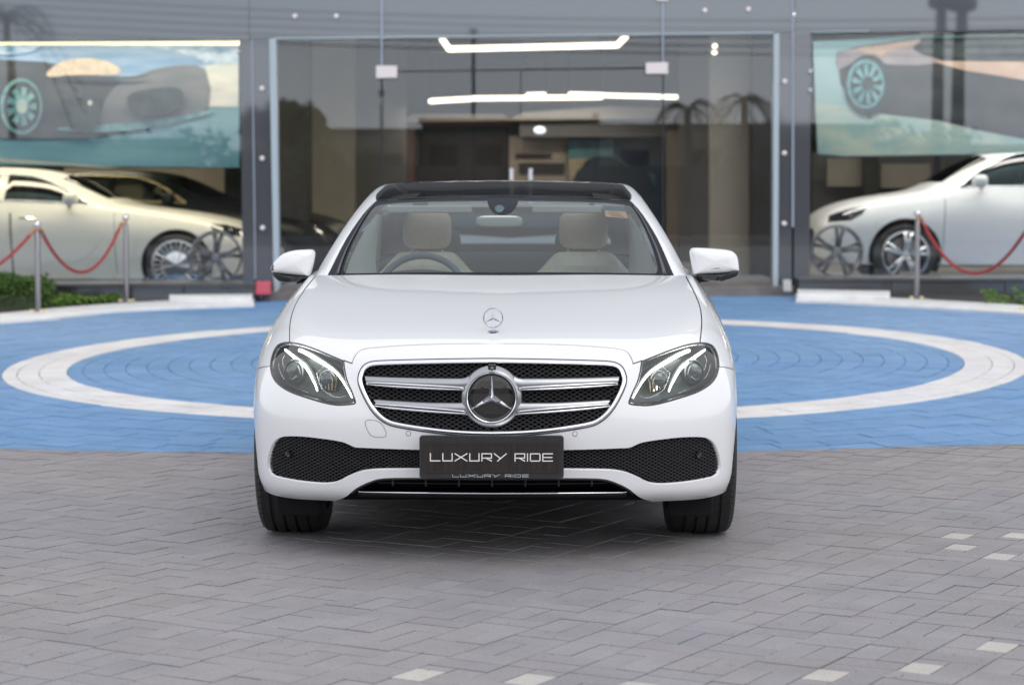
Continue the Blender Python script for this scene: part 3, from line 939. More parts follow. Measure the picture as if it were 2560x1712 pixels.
# ---- louvres: satin wings with a double chrome blade, two a side
gy = lambda x: (front_y(min(abs(x), 0.44), 0.62) or 0.05)
def zpx(v): return loc_at(1300, v, 0.02).z
def xpx(u): return loc_at(u, 1000, 0.03).x
wings = [
 (rc(Z2, [(276,1040),(292,1056),(330,1066),(600,1066),(900,1064),(1142,1061)]), rc(Z2, [(290,1175),(330,1170),(600,1160),(900,1146),(1122,1134)]), (1128,1117), (318,1149), 17),
 (rc(Z2, [(292,1258),(345,1262),(600,1262),(900,1251),(1076,1243)]), rc(Z2, [(258,1376),(310,1368),(600,1348),(850,1328),(1018,1313)]), (1062,1292), (306,1343), 20)]
for (te, be, b0, b1, hh) in wings:
    for sd in (1, -1):
        mb = MB(); N_ = 26; rings = []
        def interp(ln, t):
            us = [p[0] for p in ln]; u = us[0] + (us[-1]-us[0])*t
            return u, float(np.interp(u, us, [p[1] for p in ln]))
        secs = []
        for k in range(N_+1):
            t = k/N_; (ut, vt), (ub, vb) = interp(te, t), interp(be, t)
            sec = []
            for f, oy in ((0, 0.030), (0.0, 0.008), (0.06, 0.003), (0.25, -0.001), (0.5, -0.0035), (0.75, -0.001), (0.94, 0.003), (1.0, 0.008), (1.0, 0.030)):
                u, v = ut + (ub-ut)*f, vt + (vb-vt)*f; x = xpx(u)
                sec.append(Vector((sd*x, gy(x)+oy, zpx(v))))
            secs.append(sec)
        loft(mb, secs, flip=sd < 0)
        mb.add(secs[0], [tuple(range(9))]); mb.add(secs[-1], [tuple(range(9))[::-1]])
        o = mb.build('grille_louvre', M['satin'], car, sharp=50)
        L = MB()
        n = 28
        for sgn in (1, -1):
            line = []
            for k in range(n+1):
                t = k/n
                u, v = Z2(b0[0]+(b1[0]-b0[0])*t, b0[1]+(b1[1]-b0[1])*t)
                w = hh/3.267*min(1, (4*t*(1-t)+0.10)**0.30)*0.62
                x = xpx(u); line.append(Vector((sd*x, gy(x)-0.0035, zpx(v - sgn*w))))
            rr = [0.0016 + 0.0024*min(1, (4*(k/n)*(1-k/n))**0.4) for k in range(n+1)]
            L.tube(line, rr, 8, up=(0, 1, 0))
        L.build('blade', M['chrome'], o, smooth=True)
        S_ = MB(); line = []
        for k in range(n+1):
            t = 0.02 + 0.96*k/n
            u, v = Z2(b0[0]+(b1[0]-b0[0])*t, b0[1]+(b1[1]-b0[1])*t); x = xpx(u)
            line.append(Vector((sd*x, gy(x)-0.0030, zpx(v))))
        S_.tube(line, 0.0036, 6, up=(0, 1, 0)); S_.build('slit', M['black_plastic'], o)
# ---- round star badge
bx = 0.0
badge = MB()
rr = [(0.0885, 0.022), (0.0900, 0.004), (0.0860, -0.008), (0.0835, -0.010)]
badge.lathe([(0.108, 0.03), (0.1065, 0.014), (0.100, 0.005), (0.092, -0.001), (0.0878, -0.004)], 72, 'y', (bx, BY, BZ)).build('badge_collar', M['satin'], car, sharp=50)
MB().lathe([(0.0872, 0.006), (0.0868, -0.006), (0.0848, -0.0105), (0.0822, -0.0095), (0.0808, -0.004), (0.0800, 0.012)], 72, 'y', (bx, BY, BZ)).build('badge_ring', M['chrome'], car, sharp=60)
MB().lathe([(0.0802, 0.010), (0.070, 0.006), (0.0002, 0.006)], 64, 'y', (bx, BY, BZ)).build('badge_disc', M['black_gloss'], car, smooth=True)
def star(mb, c, Rr, wv, d, rot=0.0, axis_tilt=0.0):
    """three-pointed star with a ridge along each arm, facing -y"""
    c = Vector(c); Mx = Matrix.Rotation(axis_tilt, 4, 'X')
    cen = Vector((0, -d, 0)); P_ = [cen]; tips = []; val = []
    for k in range(3):
        a = math.pi/2 + 2*math.pi*k/3 + rot
        tips.append(Vector((math.cos(a)*Rr, -d*0.12, math.sin(a)*Rr)))
        b = a + math.pi/3
        val.append(Vector((math.cos(b)*wv, 0, math.sin(b)*wv)))
    fs = []; vs_ = [cen] + tips + val + [Vector((v.x, d*0.7, v.z)) for v in tips] + [Vector((v.x, d*0.7, v.z)) for v in val]
    for k in range(3):
        fs.append((0, 4+(k+2) % 3, 1+k)); fs.append((0, 1+k, 4+k))
        fs.append((1+k, 4+(k+2) % 3, 10+(k+2) % 3, 7+k)); fs.append((4+k, 1+k, 7+k, 10+k))
    mb.add([c + Mx @ v for v in vs_], fs)
sb = MB(); star(sb, (bx, BY-0.001, BZ), 0.0815, 0.0135, 0.015); sb.build('badge_star', M['chrome'], car)
mm = MB()
for k in range(-12, 13):                            # fine net behind the star
    for sgn in (1, -1):
        pts = []
        for q in range(-16, 17):
            x = k*0.0105 + q*0.004; z = sgn*q*0.004*0.9
            if x*x + z*z < 0.0655**2: pts.append(Vector((x, BY+0.0045, BZ+z)))
        if len(pts) > 2: mm.tube(pts, 0.0010, 4, cap=False)
tag(mm.build('badge_net', mat('badge_net', (0.06, 0.055, 0.05), 0.4), car), kind='stuff')
# camera in the grille top
c_ = loc_at(cx0-0.5, 920, 0.03)
MB().box((c_.x-0.014, c_.y-0.012, c_.z-0.010), (c_.x+0.014, c_.y+0.03, c_.z+0.014)).build('camera_housing', M['black_gloss'], car, bevel=0.004)
MB().lathe([(0.0065, 0.0), (0.0055, -0.004), (0.003, -0.005), (0.0001, -0.006)], 20, 'y', (c_.x, c_.y-0.012, c_.z)).build('camera_lens', M['projector'], car, smooth=True)
# ---- intake sensors, bumper sensors, tow-eye cap
def disc_on(name, u, v, r, m, both=False, ring=None, off=0.0012):
    q = px_uv(body, [(u, v)])[0]
    P0, N0 = body.ev([q[0]], [q[1]]); c = Vector(P0[0]); nn = Vector(N0[0])
    rot = nn.to_track_quat('Z', 'Y').to_matrix()
    for sd in ((1, -1) if both else (1,)):
        for nm_, prof, mt in ((name, [(0.0001, off), (r*0.9, off), (r, off*0.4), (r, -0.01)], m),) + ((('sensor_seal', [(r*1.0, off*0.9), (r*1.16, off*0.8), (r*1.18, -0.004)], ring),) if ring else ()):
            mb = MB().lathe(prof, 28)
            mb.v = [c + rot @ p for p in mb.v]; mb.v = mp_(mb.v, sd); mb.build(nm_, mt, car, sharp=40)
disc_on('parking_sensor', 1437.5, 1084, 0.0075, M['paint'], True, M['seal'])
u_, v_ = Z4(1830, 325)
q = surf(u_, v_)
for sd in (1, -1):
    mb = MB().lathe([(0.0001, -0.006), (0.0075, -0.007), (0.0100, -0.003), (0.0110, 0.03)], 24, 'y', (sd*q.x, q.y+0.004, q.z))
    mb.build('parking_sensor', M['black_gloss'], car, sharp=40)
cap = cat_smooth(rc(Z1, [(1022,1430),(1040,1406),(1085,1404),(1130,1416),(1165,1445),(1190,1490),(1195,1525),(1178,1542),(1120,1543),(1075,1532),(1045,1495)]), 4)
cap_r = [mir(u, v, 0.06) for u, v in cap]
cuv = px_uv(body, cap_r)
pv = [body.point(q) for q in cuv]
mb = MB(); cl = sum(pv, Vector())/len(pv)
L = [Vector((-p.x, p.y, p.z)) for p in pv]
mb.tube([p + Vector((0, -0.0004, 0)) for p in L] + [L[0] + Vector((0, -0.0004, 0))], 0.0007, 5)
mb.build('towing_eye_cap', M['seal'], car)
# ---- number plate with holder
PY = -0.030
def plate_box(name, u0, v0, u1, v1, y, d, m, rad, parent):
    a, b = loc_at(u0, v1, y), loc_at(u1, v0, y)
    pts = []
    for cx, cz, a0 in ((b.x-rad, b.z-rad, 0), (a.x+rad, b.z-rad, 90), (a.x+rad, a.z+rad, 180), (b.x-rad, a.z+rad, 270)):
        for k in range(5):
            w = R(a0 + k*22.5); pts.append(Vector((cx+rad*math.cos(w), y, cz+rad*math.sin(w))))
    return MB().prism(pts, (0, d, 0)).build(name, m, parent, bevel=min(0.003, rad*0.3))
pf = plate_box('number_plate', 1048.6, 1089.5, 1409.5, 1195, PY, 0.022, M['plate_frame'], 0.010, car)
plate_box('plate_insert', 1059.5, 1108.5, 1397, 1180, PY-0.0025, 0.006, M['plate_wood'], 0.004, pf)
for (q0, q1) in (((1059.5,1107.0),(1397,1109.5)), ((1057.5,1108),(1060,1181)), ((1396,1108),(1398.5,1181)), ((1059.5,1179),(1397,1181))):
    plate_box('plate_lip', q0[0], q0[1], q1[0], q1[1], PY-0.0045, 0.006, M['black_plastic'], 0.0005, pf)
ST = {'L': [[(0, 1), (0, 0), (1, 0)]], 'U': [[(0, 1), (0, .0), (1, .0), (1, 1)]], 'X': [[(0, 1), (1, 0)], [(0, 0), (1, 1)]],
      'R': [[(0, 0), (0, 1), (1, 1), (1, .40), (0, .40)], [(.42, .40), (1, 0)]], 'Y': [[(0, 1), (.5, .36)], [(1, 1), (.28, 0)]], 'I': [[(0, 0), (0, 1)]],
      'D': [[(0, 0), (.92, 0), (1, .12), (1, .88), (.92, 1), (0, 1), (0, 0)]], 'E': [[(1, 1), (0, 1), (0, 0), (1, 0)], [(0, .5), (.95, .5)]]}
WD = {'I': 0.0, 'X': 1.25, 'Y': 1.25, 'U': 0.97}
def write(text, u0, u1, v0, v1, y, stroke, m, parent, name):
    """letters as raised strokes between photo columns u0..u1 and rows v0 (top)..v1"""
    units = [WD.get(c, 1.0) if c != ' ' else 0.32 for c in text]
    gap = 0.30; tot = sum(units) + gap*(len(text)-1)
    a, b = loc_at(u0, v1, y), loc_at(u1, v0, y)
    s_ = (b.x-a.x)/tot; h = b.z-a.z; x = a.x
    mb = MB(); k = 0
    for c, w in zip(text, units):
        if c != ' ':
            for st in ST[c]:
                pts = [Vector((x+p*w*s_ if c != 'I' else x, y, a.z+q*h)) for p, q in st]
                for p, q in zip(pts, pts[1:]):
                    d = (q-p).normalized()*stroke*0.5
                    nrm = Vector((-d.z, 0, d.x)); k += 1
                    yo = Vector((0, -0.00012*(k % 5), 0))
                    mb.prism([p-d-nrm+yo, q+d-nrm+yo, q+d+nrm+yo, p-d+nrm+yo], (0, 0.0012, 0))
        x += (w+gap)*s_
    return mb.build(name, m, parent)
lt = write('LUXURY RIDE', 1076, 1381, 1134.0, 1151.5, PY-0.0040, 0.0033, M['letter'], pf, 'plate_lettering'); tag(lt, kind='stuff')
lt = write('LUXURY RIDE', 1131.5, 1321, 1186.0, 1191.6, PY-0.0018, 0.0017, M['letter2'], pf, 'plate_lettering'); tag(lt, kind='stuff')
# ---- lower opening: lip, chrome line, blades
def low_line(pts, off, y_in=0.0):
    return [surf(u, v) + Vector((0, off, 0)) for u, v in pts]
lip_px = [(cx0, 1232.6)] + [(x, 1232.6 - 2.6*((x-cx0)/337)**2.0) for x in range(1260, 1567, 14)] + [(1566, 1229)]
ll = low_line(lip_px, -0.006)
ll[0].x = 0.0
L = [Vector((-p.x, p.y, p.z)) for p in ll[::-1]] + ll[1:]
MB().tube(L, [0.0012 + 0.0022*min(1, 6*min(i, len(L)-1-i)/len(L)) for i in range(len(L))], 8).build('lower_trim_strip', M['chrome'], car, smooth=True)
bl = MB()
for dy, dz, tk in ((0.0, -0.010, 0.014),):
    top = [p + Vector((0, dy, 0.000)) for p in L]
    rings = [[p + Vector((0, 0.05, -0.002)) for p in top], [p + Vector((0, -0.004, -0.002)) for p in top], [p + Vector((0, -0.004, -0.012)) for p in top], [p + Vector((0, 0.010, -0.018)) for p in top], [p + Vector((0, 0.14, -0.030)) for p in top], [p + Vector((0, 0.6, -0.046)) for p in top]]
    loft(bl, rings)
bl.build('front_splitter', M['black_matt'], car, smooth=True)
up_px = [(cx0, 1197.5)] + rc(Z4, [(500,523),(703,525),(1000,530),(1110,554),(1215,600),(1262,628),(1285,645)])
up_px = cat_smooth(up_px, 4, closed=False)
uu = low_line(up_px, 0.006); uu[0].x = 0.0; U_ = [Vector((-p.x, p.y, p.z)) for p in uu[::-1]] + uu[1:]
MB().tube(U_, 0.005, 8).build('lower_grille_rim', M['black_gloss'], car, smooth=True)
fins = MB()
for k in range(-3, 4):
    x = k*0.115
    yb = front_y(abs(x), 0.27) or 0.1
    MB().box((x-0.003, yb+0.02, 0.29), (x+0.003, yb+0.06, 0.345)).build('grille_fin', M['black_plastic'], car)
for k in range(3):
    z = 0.300 + 0.014*k
    pts = [Vector((x, (front_y(abs(x), 0.3) or .1) + 0.035, z)) for x in lin(-0.40+0.02*k, 0.40-0.02*k, 20)]
    MB().tube(pts, 0.0022, 6).build('grille_bar', M['black_plastic'], car)
MB().box((-0.60, 0.36, 0.205), (0.60, 1.5, 0.26)).build('underbody', M['black_matt'], car, bevel=0.02)
MB().box((-0.82, 1.3, 0.155), (0.82, 3.35, 0.30)).build('underbody', M['black_matt'], car, bevel=0.03)
MB().box((-0.60, 3.35, 0.17), (0.60, 4.8, 0.30)).build('underbody', M['black_matt'], car, bevel=0.03)
# ------------------------------------------------------------------ headlamps
for sd in (1, -1):
    hl = skin_mesh(body, uv, T[reg['headlight']], 'headlight', M['lens'], car, sides=(sd,), off=-0.0015)
    skin_mesh(body, uv, T[reg['headlight']], 'lamp_bowl', M['lamp_bowl'], hl, sides=(sd,), shift=(-0.012, 0.085, 0))
    def hp(u, v, dep):
        p = surf(u, v); return Vector((sd*p.x, p.y + dep, p.z))
    # black rim and the walls of the bowl
    mb = MB()
    rings = []
    for ins, dep in ((-1.0, 0.004), (0.5, 0.000), (3.5, 0.001), (5.5, 0.012), (6.0, 0.10)):
        r_ = []
        cxm = sum(p[0] for p in hl_px)/len(hl_px); cym = sum(p[1] for p in hl_px)/len(hl_px)
        n = len(hl_px)
        for i, p in enumerate(hl_px):
            a, b = hl_px[i-1], hl_px[(i+1) % n]
            dx, dy = b[0]-a[0], b[1]-a[1]; L_ = math.hypot(dx, dy) or 1
            r_.append(hp(p[0] - dy/L_*ins, p[1] + dx/L_*ins, dep))
        rings.append(r_)
    loft(mb, rings, flip=sd > 0, closed=True)
    mb.build('lamp_rim', M['black_gloss'], hl, smooth=True)
    def ribbon(name, px, wpx, dep, m, n=6, thick=0.010):
        line = cat_smooth(px, 6, closed=False)
        mb = MB(); N_ = len(line); rr = []
        ws = np.interp(np.linspace(0, 1, N_), np.linspace(0, 1, len(wpx)), wpx)
        pts = [hp(u, v, dep) for u, v in line]
        mb.tube(pts, [w*0.5/735 for w in ws], 10, up=(0, 1, 0))
        return mb.build(name, m, hl, smooth=True)
    ribbon('light_guide', rc(Z2, [(1712,842),(1650,868),(1580,905),(1510,945),(1440,988),(1385,1030),(1335,1090),(1300,1145),(1272,1195),(1252,1234)]), [8.5,9.5,9.2,8.6,7.4,6,5,4.3,3.5,2.6], 0.034, M['drl'])
    ribbon('light_guide', rc(Z2, [(1842,838),(1800,868),(1750,905),(1695,945),(1645,990),(1612,1040),(1588,1085),(1565,1130),(1547,1178)]), [4.5,7,7.8,7.8,7.2,6.2,5.3,4.6,3.7], 0.038, M['drl'])
    ribbon('light_housing', rc(Z2, [(1715,838),(1600,880),(1500,935),(1400,1002),(1330,1075),(1270,1180),(1240,1240)]), [12,13,12,11,10,8,6], 0.062, M['lamp_bowl'])
    ribbon('light_housing', rc(Z2, [(1850,832),(1760,895),(1650,975),(1600,1045),(1560,1120),(1537,1182)]), [10,12,12,11,10,7], 0.066, M['lamp_bowl'])
    ribbon('trim_line', rc(Z2, [(1500,975),(1522,1005),(1548,1022),(1552,1045),(1530,1110),(1500,1165),(1455,1200),(1400,1226),(1350,1230),(1308,1214)]), [1.6,2.2,2.2,2.2,2.2,2.4,2.4,2.4,2.0,1.4], 0.035, M['lamp_silver'])
    ribbon('trim_line', rc(Z2, [(1888,945),(1880,1000),(1850,1060),(1800,1110),(1720,1155),(1625,1192)]), [1.4,2.0,2.2,2.2,1.8,1.0], 0.032, M['lamp_silver'])
    ribbon('trim_line', rc(Z2, [(1840,885),(1856,920),(1850,970),(1825,1025),(1780,1075)]), [1.2,1.4,1.4,1.2,0.8], 0.038, M['lamp_silver'])
    for (u, v, r, rx, nm_) in ((*Z2(1450,1098), 0.034, 1.0, 'in'), (*Z2(1735,1030), 0.040, 1.0, 'out')):
        c_ = hp(u, v, 0.060)
        MB().lathe([(r*1.2, 0.03), (r*1.14, 0.0), (r*1.05, -0.006), (r*1.0, -0.004)], 36, 'y', c_).build('projector_ring', M['lamp_bowl'], hl, sharp=50)
        MB().lathe([(r*math.sin(a), -0.004 - r*0.42*math.cos(a)) for a in lin(0.001, math.pi/2, 12)][::-1], 36, 'y', c_).build('projector_lens', M['projector'] if nm_ == 'out' else M['projector'], hl, smooth=True)
    # reflector blades round the inner lens
    mb = MB()
    for k in range(5):
        u, v = Z2(1385 + 30*k, 1040 + 4*k); u2, v2 = Z2(1398 + 26*k, 1185 - 6*k)
        a, b = hp(u, v, 0.050), hp(u2, v2, 0.048)
        w = Vector((0.0045, 0.004, 0))
        mb = MB().add([a-w, a+w, b+w*0.5, b-w*0.5, a-w+Vector((0,.006,0)), a+w+Vector((0,.006,0)), b+w*.5+Vector((0,.006,0)), b-w*.5+Vector((0,.006,0))],
               [(0,1,2,3),(4,7,6,5),(0,4,5,1),(1,5,6,2),(2,6,7,3),(3,7,4,0)])
        mb.build('reflector_fin', M['reflector'], hl)
    MB().prism([hp(*Z2(*p), 0.046) for p in [(1690,1075),(1780,1030),(1800,1072),(1735,1102)]], (0, 0.003, 0)).build('reflector_fin', M['lamp_silver'], hl)

# ------------------------------------------------------------------ wheels of the white car
def tyre_profile(R_, w, bead):
    s_ = w/2; pr = [(bead, -s_*0.86), (bead+0.012, -s_*0.97), ((bead+R_)/2, -s_*1.0), (R_-0.035, -s_*0.985), (R_-0.018, -s_*0.93), (R_-0.006, -s_*0.82)]
    for g in (-0.52, -0.17, 0.17, 0.52):
        gw = 0.0055
        pr += [(R_-0.001 if abs(g) < .4 else R_-0.003, s_*g-gw), (R_-0.010, s_*g-gw*0.8), (R_-0.010, s_*g+gw*0.8), (R_-0.001 if abs(g) < .4 else R_-0.003, s_*g+gw)]
    pr += [(R_-0.006, s_*0.82), (R_-0.018, s_*0.93), (R_-0.035, s_*0.985), ((bead+R_)/2, s_*1.0), (bead+0.012, s_*0.97), (bead, s_*0.86)]
    return pr
def hero_wheel(x, y, sd):
    w = empty('wheel', (x, y, 0.355)); w.parent = car
    MB().lathe(tyre_profile(0.335, 0.248, 0.235), 96, 'x').build('tyre', M['rubber'], w, sharp=35)
    sp_ = MB()
    for k in range(72):                              # shoulder sipes
        a = 2*math.pi*k/72
        for s2, x0, x1 in ((1, 0.080, 0.112), (-1, -0.112, -0.080)):
            c, s = math.cos(a), math.sin(a)
            q0 = Vector((x0, c*0.3312, s*0.3312)); q1 = Vector((x1, c*0.3275, s*0.3275))
            t = Vector((0, -s, c))*0.0016
            sp_.add([q0-t, q0+t, q1+t, q1-t], [(0, 1, 2, 3)])
    tag(sp_.build('tread_sipe', M['dark_hole'], w), kind='stuff')
    MB().lathe([(0.236, -0.105), (0.228, -0.09), (0.222, 0.0), (0.228, 0.09), (0.240, 0.108), (0.232, 0.112), (0.215, 0.095)], 64, 'x').build('rim', M['satin'], w, sharp=40)
    for k in range(5):
        a = 2*math.pi*k/5
        for da in (-0.10, 0.10):
            p0 = Vector((sd*0.085, math.cos(a+da*1.9)*0.05, math.sin(a+da*1.9)*0.05)); p1 = Vector((sd*0.098, math.cos(a+da)*0.22, math.sin(a+da)*0.22))
            MB().tube([p0, (p0+p1)/2 + Vector((-sd*0.008, 0, 0)), p1], [0.016, 0.013, 0.014], 6).build('spoke', M['satin'], w, smooth=True)
    MB().lathe([(0.0001, sd*0.095), (0.04, sd*0.092), (0.06, sd*0.075)], 24, 'x').build('hub_cap', M['satin'], w, sharp=40)
    MB().lathe([(0.08, -0.01), (0.17, -0.01), (0.17, 0.015), (0.08, 0.015)], 40, 'x').build('brake_disc', M['disc'], w, sharp=40)
    return w
for sd in (1, -1):
    hero_wheel(sd*0.761, AY, sd); hero_wheel(sd*0.761, REAR_Y, sd)
    for yy, nm_ in ((AY, 'wheel_arch_liner'), (REAR_Y, 'wheel_arch_liner')):
        mb = MB(); prof = []
        for k in range(25):
            a = math.pi*k/24 - 0.12 if k else -0.35
            prof.append((math.cos(-0.15 + (math.pi+0.3)*k/24)*0.382, math.sin(-0.15 + (math.pi+0.3)*k/24)*0.382))
        rings = [[Vector((sd*xx, yy+p[0], AZ+p[1])) for p in prof] for xx in (0.852, 0.60)]
        loft(mb, rings, flip=sd < 0)
        n = len(prof)
        mb.add([Vector((sd*0.60, yy+p[0], AZ+p[1])) for p in prof], [tuple(range(n)) if sd > 0 else tuple(range(n))[::-1]])
        mb.build(nm_, M['dark_hole'], car, smooth=False)
    # deflector in front of the tyre
    a, b = loc_at(1669, 1283, 0.47), loc_at(1777, 1226, 0.47)
    MB().box((min(sd*a.x, sd*b.x), 0.40, a.z), (max(sd*a.x, sd*b.x), 0.425, b.z+0.03)).build('air_deflector', M['black_matt'], car, bevel=0.004)
MB().box((-0.55, 0.30, 0.27), (0.55, 0.5, 0.62)).build('radiator', M['dark_hole'], car)
MB().box((-0.68, 0.52, 0.30), (0.68, 1.30, 0.74)).build('engine_bay', M['dark_hole'], car)

# ------------------------------------------------------------------ cabin shell
def crow(P_): return P_
cab_rows = [
 [(0,1.30,.90),(.25,1.31,.90),(.47,1.34,.90),(.71,1.40,.90),(.785,1.48,.90),(.80,1.58,.895),(.80,1.62,.885)],
 [(0,1.40,.955),(.25,1.41,.955),(.47,1.435,.955),(.70,1.50,.965),(.775,1.58,.955),(.79,1.66,.935),(.805,1.72,.905)],
 [(0,1.68,1.100),(.25,1.69,1.100),(.45,1.72,1.100),(.652,1.78,1.115),(.720,1.86,1.100),(.742,1.93,1.045),(.812,2.0,.93)],
 [(0,1.88,1.203),(.24,1.89,1.203),(.42,1.92,1.203),(.600,1.97,1.2215),(.672,2.07,1.198),(.697,2.15,1.13),(.818,2.2,.935)],
 [(0,2.07,1.290),(.22,2.08,1.290),(.40,2.11,1.290),(.560,2.16,1.303),(.624,2.32,1.287),(.655,2.38,1.20),(.822,2.42,.94)],
 [(0,2.35,1.345),(.21,2.36,1.345),(.39,2.38,1.340),(.539,2.43,1.345),(.594,2.57,1.337),(.635,2.6,1.23),(.822,2.65,.945)],
 [(0,2.75,1.372),(.21,2.75,1.370),(.39,2.77,1.364),(.530,2.8,1.355),(.578,2.85,1.345),(.625,2.88,1.24),(.822,2.9,.95)],
 [(0,3.2,1.355),(.21,3.2,1.353),(.39,3.2,1.345),(.52,3.2,1.335),(.565,3.22,1.32),(.615,3.22,1.23),(.82,3.22,.955)],
 [(0,3.6,1.29),(.21,3.6,1.288),(.38,3.59,1.28),(.50,3.58,1.27),(.55,3.57,1.255),(.60,3.56,1.19),(.81,3.6,.955)],
 [(0,4.25,1.02),(.21,4.25,1.02),(.38,4.24,1.015),(.52,4.22,1.01),(.62,4.2,.995),(.69,4.15,.975),(.78,4.15,.94)],
 [(0,4.92,.955),(.21,4.92,.955),(.38,4.90,.95),(.52,4.86,.945),(.62,4.8,.93),(.66,4.75,.91),(.70,4.7,.88)],
]
cab = Skin(cab_rows)
def cuvp(pts, center=False): return px_uv(cab, pts, center)
ccx = cxp(0, 1.9)
ws_px = [(cxp(0, 2.0), 490.8)] + cat_smooth(rc(Z6, [(200,226),(500,232),(800,243),(1000,252),(1150,263),(1228,272),(1228,272),(1240,210+62),(1340,385),(1480,610),(1600,880),(1638,968),(1645,1010),(1650,1080)]), 3, closed=False) + [(cxp(0, 1.4), 740)]
gl_px = [(cxp(0, 2.0), 430+262/3.664)] + cat_smooth(rc(Z6, [(300,268),(400,268),(700,273),(1000,283),(1140,297),(1215,312),(1250,335),(1300,410),(1375,560),(1430,700),(1470,830),(1482,890),(1470,920),(1430,930),(1200,926),(900,922),(600,919)]), 3, closed=False) + [(cxp(0, 1.4), 681)]
roof_px = [(cxp(0, 2.0), 489.5)] + cat_smooth(rc(Z6, [(200,222),(500,228),(800,239),(1000,248),(1150,259),(1220,267),(1238,240),(1236,205),(1205,165),(1175,132),(1158,118)]), 3, closed=False)
roof_uv = px_uv(cab, roof_px)
ru = roof_uv[-1][0]
roof_uv = [(-0.2, roof_uv[0][1])] + roof_uv + [(ru-0.03, 6.2), (ru-0.06, 7.2), (ru-0.1, 7.9), (-0.2, 8.0)]
Q = {}
Q['screen'] = px_uv(cab, ws_px, True)
Q['glass'] = px_uv(cab, gl_px, True)
Q['roof'] = roof_uv
sens_px = [(cxp(0, 2.0), 488)] + rc(Z6, [(205,262),(200,290),(175,340),(140,375),(80,398),(30,402)]) + [(cxp(0, 2.0), 540)]
Q['sensor'] = px_uv(cab, sens_px, True)
Q['rear'] = [(-0.2, 8.15), (3.0, 8.15), (3.25, 8.9), (-0.2, 9.0)]
def side_win(pts): return [cab.near((0.75, y, z)) for y, z in pts]
Q['side'] = side_win([(1.98, .985), (2.0, 1.03), (2.3, 1.21), (2.45, 1.245), (2.7, 1.262), (3.2, 1.25), (3.5, 1.19), (3.75, 1.06), (3.8, .985)])
sg_px = strip_px(rc(Z6, [(1236,190),(1240,215),(1330,372),(1475,602),(1596,872),(1640,1000),(1650,1040)]), 2)
cuv_, cT = cab.cut([Q[k] for k in Q], div=7)
cc = cuv_[cT].mean(1)
cr_ = {k: inside(cc, Q[k]) for k in Q}
glassm = cr_['glass'] & ~cr_['sensor']
frit = (cr_['screen'] & ~glassm)
rest_m = ~(cr_['screen'] | cr_['roof'] | cr_['rear'] | cr_['side'])
w_screen = skin_mesh(cab, cuv_, cT[glassm], 'windscreen', M['windscreen'], car)
skin_mesh(cab, cuv_, cT[frit], 'windscreen_border', M['trim'], car)
skin_mesh(cab, cuv_, cT[cr_['roof'] & ~cr_['screen']], 'roof_panel', M['roof_glass'], car, off=0.001)
skin_mesh(cab, cuv_, cT[cr_['rear']], 'rear_window', M['windscreen'], car)
for sd in (1, -1):
    skin_mesh(cab, cuv_, cT[cr_['side'] & ~cr_['screen']], 'side_window', M['windscreen'], car, sides=(sd,))
skin_mesh(cab, cuv_, cT[rest_m], 'roof_rail', M['paint'], car, flange=0.02)
# rear body end so that the shell is closed
MB().add([Vector((s_*x, y, z)) for s_ in (1, -1) for x, y, z in ((0, 4.93, .95), (.68, 4.86, .90), (.70, 4.86, .3), (0, 4.93, .3))], [(0, 1, 2, 3), (4, 7, 6, 5)]).build('boot_lid', M['paint'], car)
# rubber line at the header and down the pillars
hd = [cab.point(q, 0.002) for q in px_uv(cab, [(cxp(0, 2.0), 490.3)] + rc(Z6, [(200,224),(500,230),(800,241),(1000,250),(1150,261),(1224,270)]))]
hd[0].x = 0.0
MB().tube([Vector((-p.x, p.y, p.z)) for p in hd[::-1]] + hd[1:], 0.003, 6).build('header_seal', M['black_plastic'], car, smooth=True)
for sd in (1, -1):
    pl = cat_smooth([tuple(cab.point(q, 0.003)) for q in px_uv(cab, rc(Z6, [(1246,300),(1330,425),(1400,560),(1470,715),(1515,850),(1540,950)]))], 4, closed=False)
    pts = mp_([Vector(p) for p in pl], sd)
    MB().tube(pts, [0.003 + 0.010*(i/len(pts))**2 for i in range(len(pts))], 8, flat=0.6).build('pillar_trim', M['black_gloss'], car, smooth=True)

